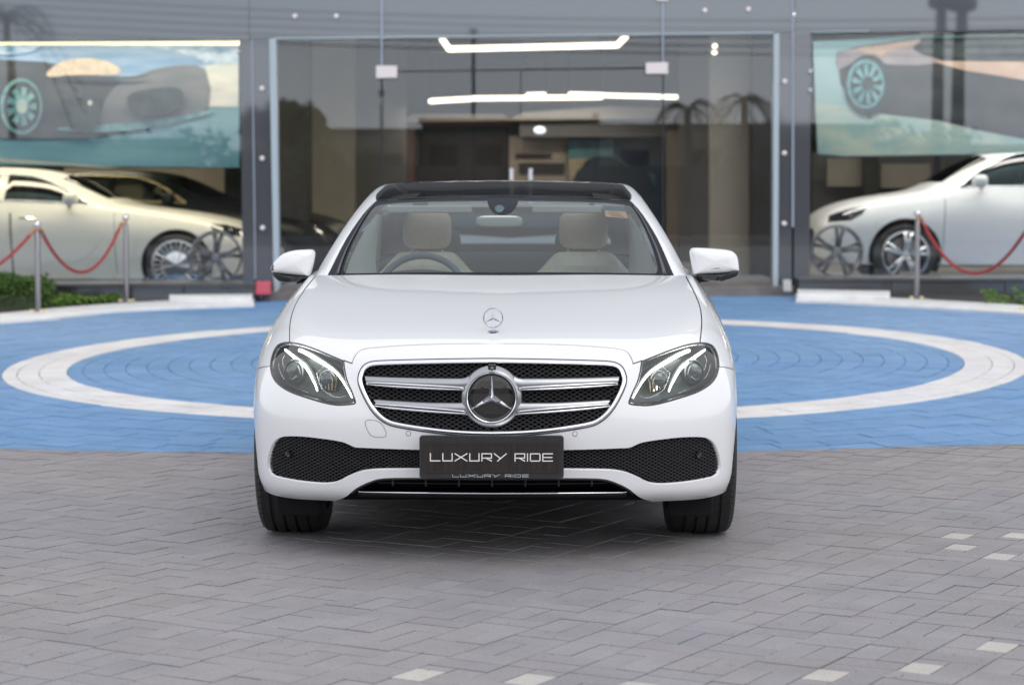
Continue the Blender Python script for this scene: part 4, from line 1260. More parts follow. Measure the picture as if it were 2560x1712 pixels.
# ------------------------------------------------------------------ cabin inside
def lens_blob(mb, c, rx, ry, rz, e=2.6, nu=20, nv=12):
    """rounded cushion"""
    c = Vector(c); vs_ = []; fs = []
    sg = lambda w, p: math.copysign(abs(w)**(2/p), w)
    for j in range(nv+1):
        ph = -math.pi/2 + math.pi*j/nv
        for i in range(nu):
            th = 2*math.pi*i/nu
            vs_.append(c + Vector((rx*sg(math.cos(ph), e)*sg(math.cos(th), e), ry*sg(math.cos(ph), e)*sg(math.sin(th), e), rz*sg(math.sin(ph), e))))
    for j in range(nv):
        for i in range(nu):
            i2 = (i+1) % nu
            fs.append((j*nu+i, j*nu+i2, (j+1)*nu+i2, (j+1)*nu+i))
    return mb.add(vs_, fs)
def loc_poly(pts, y): return [loc_at(u, v, y) for u, v in pts]
for hu in (1068, 1459):
    seat = empty('front_seat', (0, 0, 0)); seat.parent = car
    c_ = loc_at(hu, 578, 2.35)
    lens_blob(MB(), (c_.x, 2.35, c_.z+0.005), 0.109, 0.055, 0.084, 4.4).build('headrest', M['leather'], seat, smooth=True)
    for dx in (-0.069, 0.069):
        MB().tube([(c_.x+dx, 2.33, c_.z-0.08), (c_.x+dx, 2.34, c_.z-0.16)], 0.006, 8).build('headrest_post', M['chrome'], seat, smooth=True)
    # shouldered backrest
    z0 = c_.z - 0.090
    half = [(0.0, 0.0), (0.09, 0.0), (0.125, -0.008), (0.155, -0.035), (0.20, -0.085), (0.25, -0.125), (0.265, -0.20), (0.26, -0.45), (0.0, -0.45)]
    ol = [(c_.x+x, z0+z) for x, z in half] + [(c_.x-x, z0+z) for x, z in half[::-1]]
    ol = cat_smooth(ol, 3)
    mb = MB(); cx_ = c_.x; cz_ = z0-0.2; rings = []
    for s_, y_ in ((0.70, 2.215), (0.90, 2.225), (0.97, 2.245), (1.0, 2.28), (0.98, 2.36)):
        rings.append([Vector((cx_ + (x-cx_)*s_, y_ + 0.10*(z - z0)*-1*0.25, cz_ + (z-cz_)*s_)) for x, z in ol])
    loft(mb, rings, closed=True)
    mb.add(rings[0], [tuple(range(len(ol)))[::-1]])
    mb.build('backrest', M['leather'], seat, smooth=True)
    for dx, ang in ((-0.09, -0.14), (0.09, 0.14), (-0.035, -.05), (0.035, .05)):
        MB().tube([(c_.x+dx, 2.222, z0-0.045), (c_.x+dx+ang*0.25, 2.205, z0-0.30)], 0.0022, 5).build('seam', M['leather_seam'], seat)
    MB().tube([(c_.x-0.11, 2.224, z0-0.04), (c_.x+0.11, 2.224, z0-0.04)], 0.0022, 5).build('seam', M['leather_seam'], seat)
# dashboard top with the instrument hood
mb = MB(); rings = []
for y_, z_ in ((1.36, 0.925), (1.50, 0.955), (1.62, 0.968), (1.72, 0.962), (1.80, 0.90), (1.82, 0.7)):
    rings.append([Vector((x, y_ + 0.05*(x/0.7)**2, z_ - 0.02*(x/0.7)**4 + (0.022*math.exp(-((x+0.34)/0.16)**2) if 1.55 < y_ < 1.76 else 0))) for x in lin(-0.74, 0.74, 30)])
loft(mb, rings); mb.build('dashboard', M['cabin_dark'], car, smooth=True)
# steering wheel
c_ = loc_at(1054, 700, 1.86)
sw = empty('steering_wheel', (c_.x, 1.86, 0.868)); sw.parent = car; sw.rotation_euler = (R(-24), 0, 0)
MB().tube([(0.185*math.cos(a), 0, 0.185*math.sin(a)) for a in lin(0, 2*math.pi, 48)], 0.0145, 10).build('wheel_rim', M['cabin_mid'], sw, smooth=True)
lens_blob(MB(), (0, 0.02, 0), 0.07, 0.03, 0.06).build('airbag_boss', M['cabin_dark'], sw, smooth=True)
for a in (0, math.pi, -math.pi/2):
    MB().tube([(0.05*math.cos(a), 0.01, 0.05*math.sin(a)), (0.18*math.cos(a), 0, 0.18*math.sin(a))], 0.014, 6, flat=0.5).build('spoke', M['cabin_dark'], sw, smooth=True)
# inner mirror
a, b = loc_at(1188.6, 570, 1.90), loc_at(1307, 539, 1.90)
lens_blob(MB(), ((a.x+b.x)/2, 1.90, (a.z+b.z)/2), (b.x-a.x)/2, 0.018, (b.z-a.z)/2, 4.0).build('inner_mirror', M['headliner'], car, smooth=True)
MB().tube([((a.x+b.x)/2, 1.92, (a.z+b.z)/2), ((a.x+b.x)/2, 1.97, b.z+0.03)], 0.022, 10).build('mirror_arm', M['cabin_mid'], car, smooth=True)
# sun visors, headliner, pillar linings
for u0, u1 in ((967, 1180), (1330, 1506)):
    a, b = loc_at(u0, 533, 2.02), loc_at(u1, 514, 2.04)
    MB().box((a.x, 2.03, a.z), (b.x, 2.05, b.z)).build('sun_visor', M['headliner'], car, bevel=0.006)
for sd in (1, -1):                                   # lining beside the glass roof
    mb = MB(); rings = []
    for y_, z_ in ((2.10, 1.255), (2.4, 1.30), (2.8, 1.325), (3.3, 1.31), (3.7, 1.22)):
        rings.append([Vector((sd*x, y_, z_ - 0.03*(x/0.5)**2)) for x in lin(0.40, 0.53, 3)])
    loft(mb, rings, flip=sd < 0); mb.build('headliner', M['headliner'], car, smooth=True)
for sd in (1, -1):
    pin = [cab.point(q, -0.03) for q in px_uv(cab, rc(Z6, [(1240,330),(1330,470),(1400,620),(1455,770),(1490,915)]))]
    mb = MB(); inner = [p + Vector((-0.028 - 0.02*i, 0.10 + 0.06*i, -0.004)) for i, p in enumerate(pin)]
    rings = [mp_(pin, sd), mp_([(p*0.5 + q*0.5) + Vector((-0.012, -0.02, 0)) for p, q in zip(pin, inner)], sd), mp_(inner, sd)]
    loft(mb, rings, flip=sd > 0); mb.build('pillar_lining', M['headliner'], car, smooth=True)
    # b pillar with belt, door linings
    mb = MB().prism([(sd*0.66, 2.66, 0.80), (sd*0.60, 2.66, 1.22), (sd*0.57, 2.66, 1.22), (sd*0.60, 2.66, 0.80)], (0, 0.08, 0)); mb.build('door_pillar', M['headliner'], car)
    MB().tube([(sd*0.60, 2.60, 1.12), (sd*0.615, 2.58, 0.90)], 0.018, 6, flat=0.3).build('seat_belt', M['leather'], car)
    MB().prism([(sd*0.73, 1.75, 0.5), (sd*0.73, 1.75, 0.945), (sd*0.76, 3.9, 0.955), (sd*0.76, 3.9, 0.5)], (sd*0.03, 0, 0)).build('door_lining', M['cabin_dark'], car)
    lens_blob(MB(), (sd*0.34, 3.30, 1.06), 0.11, 0.045, 0.075, 3).build('rear_headrest', M['cabin_mid'], car, smooth=True)
lens_blob(MB(), (0, 3.30, 0.82), 0.66, 0.10, 0.20, 5).build('rear_seat', M['cabin_mid'], car, smooth=True)
MB().box((-0.72, 3.4, 0.93), (0.72, 4.2, 0.985)).build('parcel_shelf', M['cabin_mid'], car)
MB().box((-0.74, 1.4, 0.34), (0.74, 4.4, 0.42)).build('cabin_floor', M['cabin_dark'], car)
# permit sticker behind the glass
stk = [cab.point(q, -0.004) for q in px_uv(cab, rc(Z6, [(975,300),(1168,310),(1188,356),(992,345)]))]
st2 = [cab.point(q, -0.004) for q in px_uv(cab, rc(Z6, [(992,346),(1188,357),(1211,418),(1005,402)]))]
MB().prism([p + Vector((0,-.006,0)) for p in stk], (0, 0.001, 0)).build('permit_sticker', M['sticker_blue'], w_screen)
so = MB().prism([p + Vector((0,-.006,0)) for p in st2], (0, 0.001, 0)).build('permit_sticker', M['sticker_tan'], w_screen)
for a0, a1 in (((1030,362),(1130,367)), ((1040,378),(1150,386)), ((1060,392),(1170,402))):
    q0, q1 = [cab.point(q, -0.004) + Vector((0, -.0078, 0)) for q in px_uv(cab, rc(Z6, [a0, a1]))]
    MB().tube([q0, q1], 0.0013, 4).build('printed_line', M['sticker_ink'], w_screen)

# ------------------------------------------------------------------ door mirrors
def inflate(name, outline_px, y0, prof, m, parent, sm=3):
    ol = cat_smooth(outline_px, sm); pts = loc_poly(ol, y0)
    c_ = sum(pts, Vector())/len(pts); mb = MB(); rings = []
    for s_, dy in prof:
        rings.append([Vector((c_.x + (p.x-c_.x)*s_, p.y + dy, c_.z + (p.z-c_.z)*s_)) for p in pts])
    loft(mb, rings, closed=True)
    mb.add([Vector((c_.x, rings[0][0].y-0.002, c_.z))] + rings[0], [(0, 1+(i+1) % len(pts), 1+i) for i in range(len(pts))])
    mb.add(rings[-1], [tuple(range(len(pts)))])
    bm = bmesh.new(); o = mb.build(name, m, parent, smooth=True)
    bm.from_mesh(o.data); bmesh.ops.remove_doubles(bm, verts=bm.verts, dist=1e-5); bmesh.ops.recalc_face_normals(bm, faces=bm.faces); bm.to_mesh(o.data); bm.free()
    return o
DOME = [(0.30, -0.034), (0.55, -0.031), (0.76, -0.026), (0.90, -0.017), (0.97, -0.004), (1.0, 0.018), (0.995, 0.06), (0.97, 0.075)]
MYY = 1.62
mr = inflate('door_mirror', rc(Z6, [(1778,748),(1783,715),(1800,699),(1830,694),(1900,696),(2000,702),(2100,711),(2160,724),(2195,748),(2214,778),(2225,830),(2232,885),(2231,903),(2228,908),(2140,924),(2000,934),(1900,938),(1830,940),(1815,938),(1806,915),(1795,850)]), MYY, DOME, M['paint'], car)
inflate('mirror_foot', rc(Z6, [(1812,936),(1900,934),(2050,928),(2180,912),(2231,900),(2232,915),(2222,945),(2195,965),(2120,990),(2060,1008),(2030,1002),(1960,1000),(1900,985),(1850,960)]), MYY+0.004, DOME, M['black_gloss'], mr)
inflate('indicator', rc(Z6, [(1898,900),(1930,882),(1960,870),(2010,864),(2070,862),(2115,868),(2127,878),(2115,886),(2050,890),(1960,897)]), MYY-0.018, [(0.5, -0.012), (0.8, -0.010), (1.0, -0.002), (1.0, 0.02)], M['amber'], mr)
MB().tube([loc_at(*Z6(1735,985), 1.75), loc_at(*Z6(1800,985), 1.70), loc_at(*Z6(1880,985), 1.66), loc_at(*Z6(1960,980), 1.65)], [0.016, 0.015, 0.012, 0.010], 8).build('mirror_arm', M['black_plastic'], mr, smooth=True)
ml = inflate('door_mirror', rc(Z5, [(132,892),(140,855),(160,822),(195,785),(240,752),(300,728),(370,715),(440,711),(495,710),(520,718),(533,740),(531,775),(520,835),(503,900),(490,940),(480,956),(470,958),(380,950),(280,940),(190,930),(142,921)]), MYY, DOME, M['paint'], car)
inflate('mirror_foot', rc(Z5, [(140,916),(220,930),(330,942),(480,955),(500,956),(490,975),(420,985),(370,1012),(290,1015),(215,1005),(175,975),(150,945)]), MYY+0.004, DOME, M['black_gloss'], ml)
inflate('indicator', rc(Z5, [(131,893),(145,850),(165,838),(185,862),(230,878),(300,890),(360,896),(395,912),(400,917),(340,917),(260,910),(190,903),(140,905)]), MYY-0.010, [(0.5, -0.012), (0.8, -0.010), (1.0, -0.002), (1.0, 0.02)], M['amber'], ml)
MB().tube([loc_at(*Z5(545,985), 1.75), loc_at(*Z5(500,972), 1.70), loc_at(*Z5(430,990), 1.66), loc_at(*Z5(370,1005), 1.65)], [0.018, 0.016, 0.012, 0.010], 8).build('mirror_arm', M['black_plastic'], ml, smooth=True)

# ------------------------------------------------------------------ bonnet star
bp_ = surf(1229, 832)
orn = empty('bonnet_star', tuple(bp_)); orn.parent = car
MB().lathe([(0.0195, -0.002), (0.0195, 0.002), (0.0165, 0.0045), (0.015, 0.003)], 32).build('base_ring', M['chrome_dark'], orn, sharp=40)
MB().lathe([(0.0150, 0.003), (0.0100, 0.0055), (0.0001, 0.006)], 28).build('base_disc', M['blue_enamel'], orn, smooth=True)
MB().lathe([(0.0055, 0.004), (0.0035, 0.010), (0.0030, 0.018), (0.0001, 0.020)], 16).build('stem', M['chrome_dark'], orn, smooth=True)
rc_ = 0.0335; zc = 0.018 + rc_ - 0.002
MB().tube([(rc_*math.cos(a), 0, zc + rc_*math.sin(a)) for a in lin(0, 2*math.pi, 56)], 0.0022, 8, cap=False).build('ring', M['chrome_dark'], orn, smooth=True)
sb = MB(); star(sb, (0, -0.0005, zc), 0.033, 0.0050, 0.0035); sb.build('star', M['chrome_dark'], orn)
# ------------------------------------------------------------------ showroom materials
M['spandrel'] = mat('grey_glass_cladding', (0.115, 0.125, 0.14), 0.03, coat=0.0, spec=0.5)
def reflective(name, c, f, rough=0.02):
    m, t, b = newmat(name)
    out = [n for n in t.nodes if n.type == 'OUTPUT_MATERIAL'][0]
    b.inputs['Base Color'].default_value = (*c, 1); b.inputs['Roughness'].default_value = 0.4
    gl = t.nodes.new('ShaderNodeBsdfGlossy'); gl.inputs['Roughness'].default_value = rough; gl.inputs['Color'].default_value = (0.84, 0.92, 1.0, 1)
    mix = t.nodes.new('ShaderNodeMixShader'); mix.inputs[0].default_value = f
    t.links.new(b.outputs[0], mix.inputs[1]); t.links.new(gl.outputs[0], mix.inputs[2]); t.links.new(mix.outputs[0], out.inputs[0])
    return m
M['spandrel'] = reflective('grey_glass_cladding', (0.07, 0.08, 0.09), 0.13)
M['column'] = reflective('dark_grey_cladding', (0.05, 0.052, 0.06), 0.13, 0.03)
M['ledge'] = reflective('dark_granite', (0.035, 0.036, 0.04), 0.10, 0.12)
M['ledge_top'] = mat('granite_top', (0.07, 0.07, 0.075), 0.3, noise=0.2, nscale=12)
M['pane'] = glass('shop_glass', (0.93, 0.935, 0.94), 0.028, gc=(0.86, 0.93, 1.0))
M['pane_in'] = glass('shop_glass_inner', (0.9, 0.9, 0.9), 0.03)
M['steel'] = mat('brushed_steel', (0.62, 0.66, 0.70), 0.28, metal=0.9)
M['frame_light'] = mat('pale_frame', (0.42, 0.49, 0.53), 0.35, metal=0.2)
M['joint_line'] = mat('silicone_joint', (0.34, 0.39, 0.48), 0.5)
M['patch'] = mat('patch_fitting', (0.78, 0.70, 0.69), 0.35, metal=0.3)
M['bolt'] = mat('bolt_cap', (0.85, 0.76, 0.74), 0.3, metal=0.3)
M['floor_in'] = mat('showroom_floor', (0.22, 0.20, 0.18), 0.12, noise=0.15, nscale=2)
M['wall_grey'] = mat('grey_wall', (0.11, 0.107, 0.11), 0.7, noise=0.08, nscale=1.5)
M['ceiling'] = mat('ceiling_grey', (0.14, 0.138, 0.14), 0.8)
M['beige'] = mat('beige_panel', (0.27, 0.24, 0.20), 0.7, noise=0.12, nscale=1.5)
M['cream'] = mat('cream_panel', (0.28, 0.255, 0.22), 0.6, noise=0.08, nscale=2)
M['brown'] = mat('brown_panel', (0.10, 0.055, 0.04), 0.6)
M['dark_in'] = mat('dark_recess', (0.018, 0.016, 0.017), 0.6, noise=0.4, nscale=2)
M['night_blue'] = mat('poster_navy', (0.015, 0.028, 0.06), 0.5, noise=0.5, nscale=3)
M['poster_teal'] = mat('poster_teal', (0.05, 0.13, 0.15), 0.5, noise=0.5, nscale=2)
M['poster_sand'] = mat('poster_sand', (0.28, 0.24, 0.16), 0.5, noise=0.3, nscale=3)
M['car_blue'] = mat('poster_car_blue', (0.008, 0.02, 0.035), 0.5)
M['warm_light'] = mat('warm_led', (1, .85, .6), 0.5, emit=(1.0, 0.80, 0.42), es=1.9)
M['white_light'] = mat('white_led', (1, .95, .85), 0.5, emit=(1.0, 0.88, 0.68), es=2.6)
M['step'] = mat('step_stone', (0.17, 0.155, 0.145), 0.6, noise=0.3, nscale=3)
M['pink'] = mat('pink_box_paint', (0.62, 0.10, 0.14), 0.5, noise=0.15, nscale=14)
M['paper'] = mat('paper_white', (0.5, 0.49, 0.47), 0.7)
# ------------------------------------------------------------------ showroom building
YF = 15.5
show = empty('showroom_building', (0, YF, 0.2), label='grey glass-clad showroom with tall glazed entrance behind the white car', cat='building')
def S_(name, pts, Y, d, m, bevel=0):
    o = slab(name, pts, Y, d, m, None, bevel=bevel); o.parent = show; o.matrix_parent_inverse = Matrix.Translation(Vector(show.location)).inverted(); return o
def under(o, root):
    o.parent = root; o.matrix_parent_inverse = Matrix.Translation(Vector(root.location)).inverted() if root is show or True else o.matrix_parent_inverse
    return o
hl_y = lambda x: 88 - (x-620)*13/1160            # header line of the entrance, display px
# cladding band above, three bays, each one panel
S_('cladding_panel', [(-260, 95), (548, 91), (571.4, 91), (571.4, -1600), (-260, -1600)], YF, 0.25, M['spandrel'])
S_('cladding_panel', [(572, 89), (1814, 75), (1814, -1600), (572, -1600)], YF-0.02, 0.25, M['spandrel'])
S_('cladding_panel', [(1820, 76), (1857, 76), (2620, 64), (2620, -1600), (1820, -1600)], YF, 0.25, M['spandrel'])
# columns: two plates each with a seam
for pts in ([(549, 92), (576, 91), (584, 690), (557, 691)], [(579, 90), (619, 89), (629, 672), (588, 690)]):
    S_('column_cladding', pts, YF-0.01, 0.5, M['column'])
for pts in ([(1783, 77), (1815, 76), (1813, 668), (1778, 667)], [(1819, 76), (1857, 76), (1854, 690), (1818, 690)]):
    S_('column_cladding', pts, YF-0.01, 0.5, M['column'])
S_('joint_strip', [(1815, -1600), (1819, -1600), (1818, 520), (1814, 520)], YF-0.03, 0.05, M['joint_line'])
S_('joint_strip', [(576, 90), (578.5, 90), (586, 640), (583.5, 640)], YF-0.015, 0.05, M['joint_line'])
# pale steel frame of the entrance
S_('entrance_frame', [(616, 90), (632, 88), (640, 661), (627, 676)], YF-0.03, 0.18, M['frame_light'], 0.006)
S_('entrance_frame', [(1772, 78), (1785, 77), (1782, 668), (1770, 664)], YF-0.03, 0.18, M['frame_light'], 0.006)
S_('entrance_frame', [(632, 90.5), (1772, 77.5), (1772, 74.5), (632, 87)], YF-0.03, 0.18, M['frame_light'])
S_('window_head', [(1857, 75), (1990, 72.5), (1990, 70.5), (1857, 73)], YF-0.03, 0.12, M['frame_light'])
# glass: fixed side lights, transom, two leaves, big windows
S_('window_pane', [(-240, 95), (549, 91), (556, 648), (-240, 652)], YF+0.20, 0.012, M['pane'])
S_('window_pane', [(1857, 76), (2600, 64), (2600, 636), (1854, 638)], YF+0.20, 0.012, M['pane'])
S_('fixed_pane', [(634, 89), (871.5, 86), (874, 655), (640, 660)], YF+0.06, 0.012, M['pane'])
S_('fixed_pane', [(1519.5, 80), (1772, 77.5), (1770, 655), (1519.5, 655)], YF+0.06, 0.012, M['pane'])
S_('transom_pane', [(874, 86), (1518, 80), (1518, 156), (874, 164)], YF+0.06, 0.012, M['pane'])
for x0, x1, hx in ((875, 1192, 1171), (1194, 1517, 1215)):
    yy = lambda x: 167 - (x-874)*9/644
    o = S_('door_leaf', [(x0, yy(x0)), (x1, yy(x1)), (x1, 655), (x0, 655)], YF+0.06, 0.012, M['pane'])
    a = dp(hx, 386, YF-0.02); b = dp(hx, 640, YF-0.02)
    h = MB().tube([a, b], 0.022, 12).build('door_handle', mat('handle_steel', (0.72, 0.70, 0.72), 0.3, metal=0.4), None, sharp=40)
    h.parent = o
S_('door_gap', [(905, 163.2), (1482, 154), (1482, 157), (905, 166)], YF+0.05, 0.03, M['black_plastic'])
S_('silicone_joint', [(871, -1600), (875, -1600), (876.5, 152), (872.5, 152)], YF-0.045, 0.05, M['joint_line'])
S_('silicone_joint', [(1515.5, 4), (1519.5, 4), (1519.5, 144), (1516.5, 144)], YF-0.045, 0.05, M['joint_line'])
S_('silicone_joint', [(872.5, 181), (876, 181), (877, 650), (874, 650)], YF+0.05, 0.03, M['seal'])
S_('silicone_joint', [(1517, 172), (1520, 172), (1520, 650), (1517, 650)], YF+0.05, 0.03, M['seal'])
for pts in ([(861, 151), (909, 151), (909, 179), (861, 180)], [(1479, 144), (1530, 143), (1530, 170), (1479, 170)], [(1504, -8), (1530, -8), (1530, 3), (1504, 3)]):
    S_('patch_fitting', pts, YF-0.06, 0.10, M['patch'], 0.008)
for x, y in [(675, 38), (770, 38), (1614, 25), (1714, 22), (599.5, 203), (600, 363), (601, 522), (1797, 187), (1796.5, 351), (1796, 512)]:
    p = dp(x, y, YF-0.035)
    MB().lathe([(0.0001, -0.015), (0.018, -0.013), (0.026, -0.004), (0.026, 0.02)], 20, 'y', p).build('bolt_cap', M['bolt'], show, sharp=40).matrix_parent_inverse = Matrix.Translation(show.location).inverted()
for x, y in [(546, 120), (1855, 165), (1855, 208)]:
    p = dp(x, y, YF-0.03)
    MB().lathe([(0.0001, -0.015), (0.016, -0.012), (0.022, -0.002), (0.022, 0.22)], 20, 'y', p).build('glass_clamp', M['steel'], show, sharp=40).matrix_parent_inverse = Matrix.Translation(show.location).inverted()
# plinths under the windows
for pts in ([(-260, 661), (100, 660), (580, 650), (583, 700), (-260, 712)],):
    pass
def plinth(x0, x1, yt0, yt1, yb0, yb1, Yf):
    S_('window_plinth', [(x0, yt0+8), (x1, yt1+8), (x1, yb1+8), (x0, yb0+8)], Yf, 1.0, M['ledge'])
    S_('window_sill', [(x0-1, yt0), (x1+1, yt1), (x1+1, yt1+8), (x0-1, yt0+8)], Yf-0.03, 1.05, M['ledge_top'], 0.006)
for xa, xb in ((-260, 158), (160, 420), (422, 583)):
    f = lambda x: 650 - (x-0)*1/583
    plinth(xa, xb, f(xa), f(xb), 705, 700, YF-0.25)
for xa, xb in ((1829, 2040), (2042, 2300), (2302, 2640)):
    f = lambda x: 637
    plinth(xa, xb, f(xa), f(xb), 705, 712, YF-0.25)
# entrance step
S_('entrance_step', [(600, 668), (1822, 655), (1822, 690), (600, 700)], YF-0.10, 1.6, M['step'], 0.01)
S_('threshold', [(628, 660), (1780, 641), (1780, 656), (628, 668)], YF+0.00, 1.4, M['step'], 0.01)
# the hall behind: floor, walls, ceiling
def wbox(name, x0, x1, y0, y1, z0, z1, m):
    o = MB().box((x0, y0, z0), (x1, y1, z1)).build(name, m, show); o.matrix_parent_inverse = Matrix.Translation(show.location).inverted(); return o
wbox('hall_floor', -14, 14, YF+0.3, 31, 0.02, 0.16, M['floor_in'])
wbox('hall_ceiling', -14, 14, YF+0.3, 31, 3.55, 3.75, M['ceiling'])
wbox('hall_wall', -14, 14, 30.5, 31, 0.16, 3.6, M['wall_grey'])
wbox('hall_wall', -14.3, -14, YF, 31, 0, 3.8, M['wall_grey'])
wbox('hall_wall', 14, 14.3, YF, 31, 0, 3.8, M['wall_grey'])
wbox('upper_storeys', -14.3, 14.3, YF+0.3, 31, 3.8, 11.0, M['wall_grey'])
wbox('side_wall', -14.3, -7.5, YF, YF+0.3, 0.1, 11.0, M['column'])
wbox('side_wall', 7.7, 14.3, YF, YF+0.3, 0.1, 11.0, M['column'])
wbox('display_platform', 2.2, 13.5, 16.9, 20.2, 0.161, 0.25, M['floor_in'])
# what is seen through the entrance
S_('wall_strip', [(634, 80), (706, 80), (706, 660), (634, 660)], 19.4, 0.5, M['dark_in'])  # wall piece, with the dark mirror image of trees put into its colour
S_('beige_wall', [(706, 80), (812, 80), (812, 660), (706, 660)], 21.8, 0.2, M['beige'])
S_('grey_wall', [(812, 80), (930, 80), (930, 660), (812, 660)], 24.5, 0.2, M['wall_grey'])
S_('cream_wall', [(1626, 70), (1722, 70), (1722, 660), (1626, 660)], 19.8, 0.2, M['cream'])
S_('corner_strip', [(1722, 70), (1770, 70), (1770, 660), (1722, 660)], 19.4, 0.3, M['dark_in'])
S_('wall_strip', [(1558, 90), (1622, 90), (1622, 660), (1558, 660)], 24.0, 0.4, M['wall_grey'])
cove = S_('cove_ceiling', [(940, 262), (1150, 262), (1175, 276), (925, 280)], 25.0, 1.5, M['cream'])
S_('portal_frame', [(925, 279), (1300, 275), (1300, 285), (948, 289), (948, 640), (925, 640)], 25.2, 0.5, M['brown'])
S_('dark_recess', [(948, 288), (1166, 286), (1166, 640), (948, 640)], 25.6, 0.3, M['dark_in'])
wu = S_('wall_unit', [(1166, 312), (1303, 312), (1303, 640), (1166, 640)], 25.4, 0.4, M['beige'])
for q in (rect(1180, 352, 1262, 362), rect(1188, 374, 1292, 398), rect(1188, 420, 1292, 450)):
    S_('unit_slot', q, 25.36, 0.1, M['dark_in'])
cv = S_('cove_band', [(1160, 276), (1520, 272), (1590, 250), (1400, 243), (1200, 258)], 24.8, 0.4, M['cream'])
S_('bulkhead', [(1190, 278), (1580, 272), (1580, 314), (1190, 314)], 25.0, 0.4, M['wall_grey'])
S_('door_surround', [(1515, 268), (1592, 266), (1592, 640), (1578, 640), (1578, 278), (1515, 280)], 24.6, 0.4, M['brown'])
S_('door_leaf', [(1527, 300), (1556, 300), (1556, 640), (1527, 640)], 24.9, 0.1, M['beige'])
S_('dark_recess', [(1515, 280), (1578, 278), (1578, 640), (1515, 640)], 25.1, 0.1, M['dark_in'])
# panels glimpsed behind the cars
for q, Y_, mt, nm in (([(160, 420), (560, 420), (560, 700), (160, 700)], 23.4, 'beige', 'beige_wall'), ([(1878+190, 396), (2158, 396), (2158, 466), (2068, 466)], 24.0, 'beige', 'wall_board'), ([(2202, 410), (2326, 410), (2326, 470), (2202, 470)], 24.0, 'beige', 'wall_board'), ([(2030, 380), (2560, 380), (2560, 700), (2030, 700)], 24.6, 'wall_grey', 'grey_wall'), ([(2340, 300), (2352, 300), (2352, 640), (2340, 640)], 23.6, 'dark_in', 'wall_post'), ([(2158, 380), (2196, 380), (2196, 640), (2158, 640)], 23.8, 'dark_in', 'wall_post')):
    o = slab(nm, q, Y_, 0.1, M[mt], disp=False); o.parent = show; o.matrix_parent_inverse = Matrix.Translation(show.location).inverted()
# wall picture at the back: a dark car shape on sand and navy
wp = empty('wall_picture', tuple(dp(1408, 400, 25.3)), label='wide navy and teal picture of a dark car on the rear wall of the showroom', cat='picture')
def W_(name, pts, Y, d, m, root):
    o = slab(name, pts, Y, d, m); o.parent = root; o.matrix_parent_inverse = Matrix.Translation(root.location).inverted(); return o
W_('print_sheet', rect(1300, 318, 1516, 560), 25.30, 0.05, M['night_blue'], wp)
W_('printed_area', [(1302, 320), (1405, 320), (1405, 355), (1440, 380), (1500, 400), (1500, 430), (1302, 430)], 25.295, 0.004, M['poster_teal'], wp)
W_('printed_area', [(1302, 365), (1400, 360), (1380, 430), (1302, 430)], 25.29, 0.004, M['poster_sand'], wp)
W_('printed_car', cat_smooth([(1318, 400), (1332, 384), (1345, 366), (1375, 358), (1410, 362), (1432, 380), (1475, 388), (1490, 410), (1488, 445), (1318, 445)], 3), 25.285, 0.004, M['car_blue'], wp)

# ------------------------------------------------------------------ lights of the hall
def lamp_light(name, x, y, z, sx, sy, power, c, parent):
    L = bpy.data.lights.new(name, 'AREA'); L.shape = 'RECTANGLE'; L.size = sx; L.size_y = sy; L.energy = power; L.color = c
    o = bpy.data.objects.new(name, L); col.objects.link(o); o.location = (x, y, z); o.parent = parent
    o.matrix_parent_inverse = Matrix.Translation(parent.location).inverted()
    return o
def light(name, pts, Y, m, label, r=0.035, group=None):
    root = empty(name, tuple(dp(*pts[len(pts)//2], Y if not isinstance(Y, list) else Y[0])), label=label, cat='ceiling light', group=group)
    P_ = []
    for i, p in enumerate(pts):
        y = Y[i] if isinstance(Y, list) else Y
        P_.append(dp(*p, y))
    inv = Matrix.Translation(root.location).inverted()
    for a, b in zip(P_, P_[1:]):
        o = MB().tube([a, b], r, 8).build('light_tube', m, root); o.matrix_parent_inverse = inv
    for q in (P_[0], P_[-1]):
        o = MB().tube([q + Vector((0, 0, 0.02)), Vector((q.x, q.y, 3.56))], 0.006, 5).build('hanging_wire', M['seal'], root); o.matrix_parent_inverse = inv
    return root
l0 = light('linear_light', [(1012, 89), (1028, 113), (1414, 104), (1433, 84)], [17.3, 19.2, 19.2, 17.3], M['white_light'], 'U-shaped line of white light hanging behind the entrance glass', 0.034)
light('linear_light', [(986, 232), (1080, 227)], [22.5, 24.5], M['white_light'], 'left angled piece of the long white light line deep in the hall', 0.034)
lM = light('linear_light', [(1078, 226), (1380, 223)], 24.6, M['white_light'], 'long straight white light line in the middle of the hall', 0.034)
light('linear_light', [(1302, 216), (1384, 218)], 24.0, M['white_light'], 'short white light line above the middle one in the hall', 0.030)
light('linear_light', [(1384, 219), (1552, 223)], 23.5, M['white_light'], 'right hand piece of the long white light line in the hall', 0.030)
light('linear_light', [(1205, 217), (1250, 216)], 26.0, M['white_light'], 'smallest faint light line at the far end of the hall', 0.026)
lR = light('linear_light', [(2105, 70), (2560, 61)], 16.6, M['white_light'], 'white light line above the banner in the right hand window', 0.030)
lL = light('linear_light', [(-240, 94), (547, 95.5)], 16.3, M['warm_light'], 'yellow light line above the banner in the left hand window', 0.040)
lamp_light('tube_and_fill_glow', -5.0, 16.35, 3.0, 5.5, 0.15, 42, (1.0, 0.92, 0.76), lL)
lamp_light('tube_and_fill_glow', 5.6, 16.35, 3.1, 5.5, 0.15, 45, (1.0, 0.93, 0.82), lR)
lamp_light('tube_and_fill_glow', 0.0, 19.0, 3.0, 2.0, 0.15, 40, (1.0, 0.90, 0.74), l0)
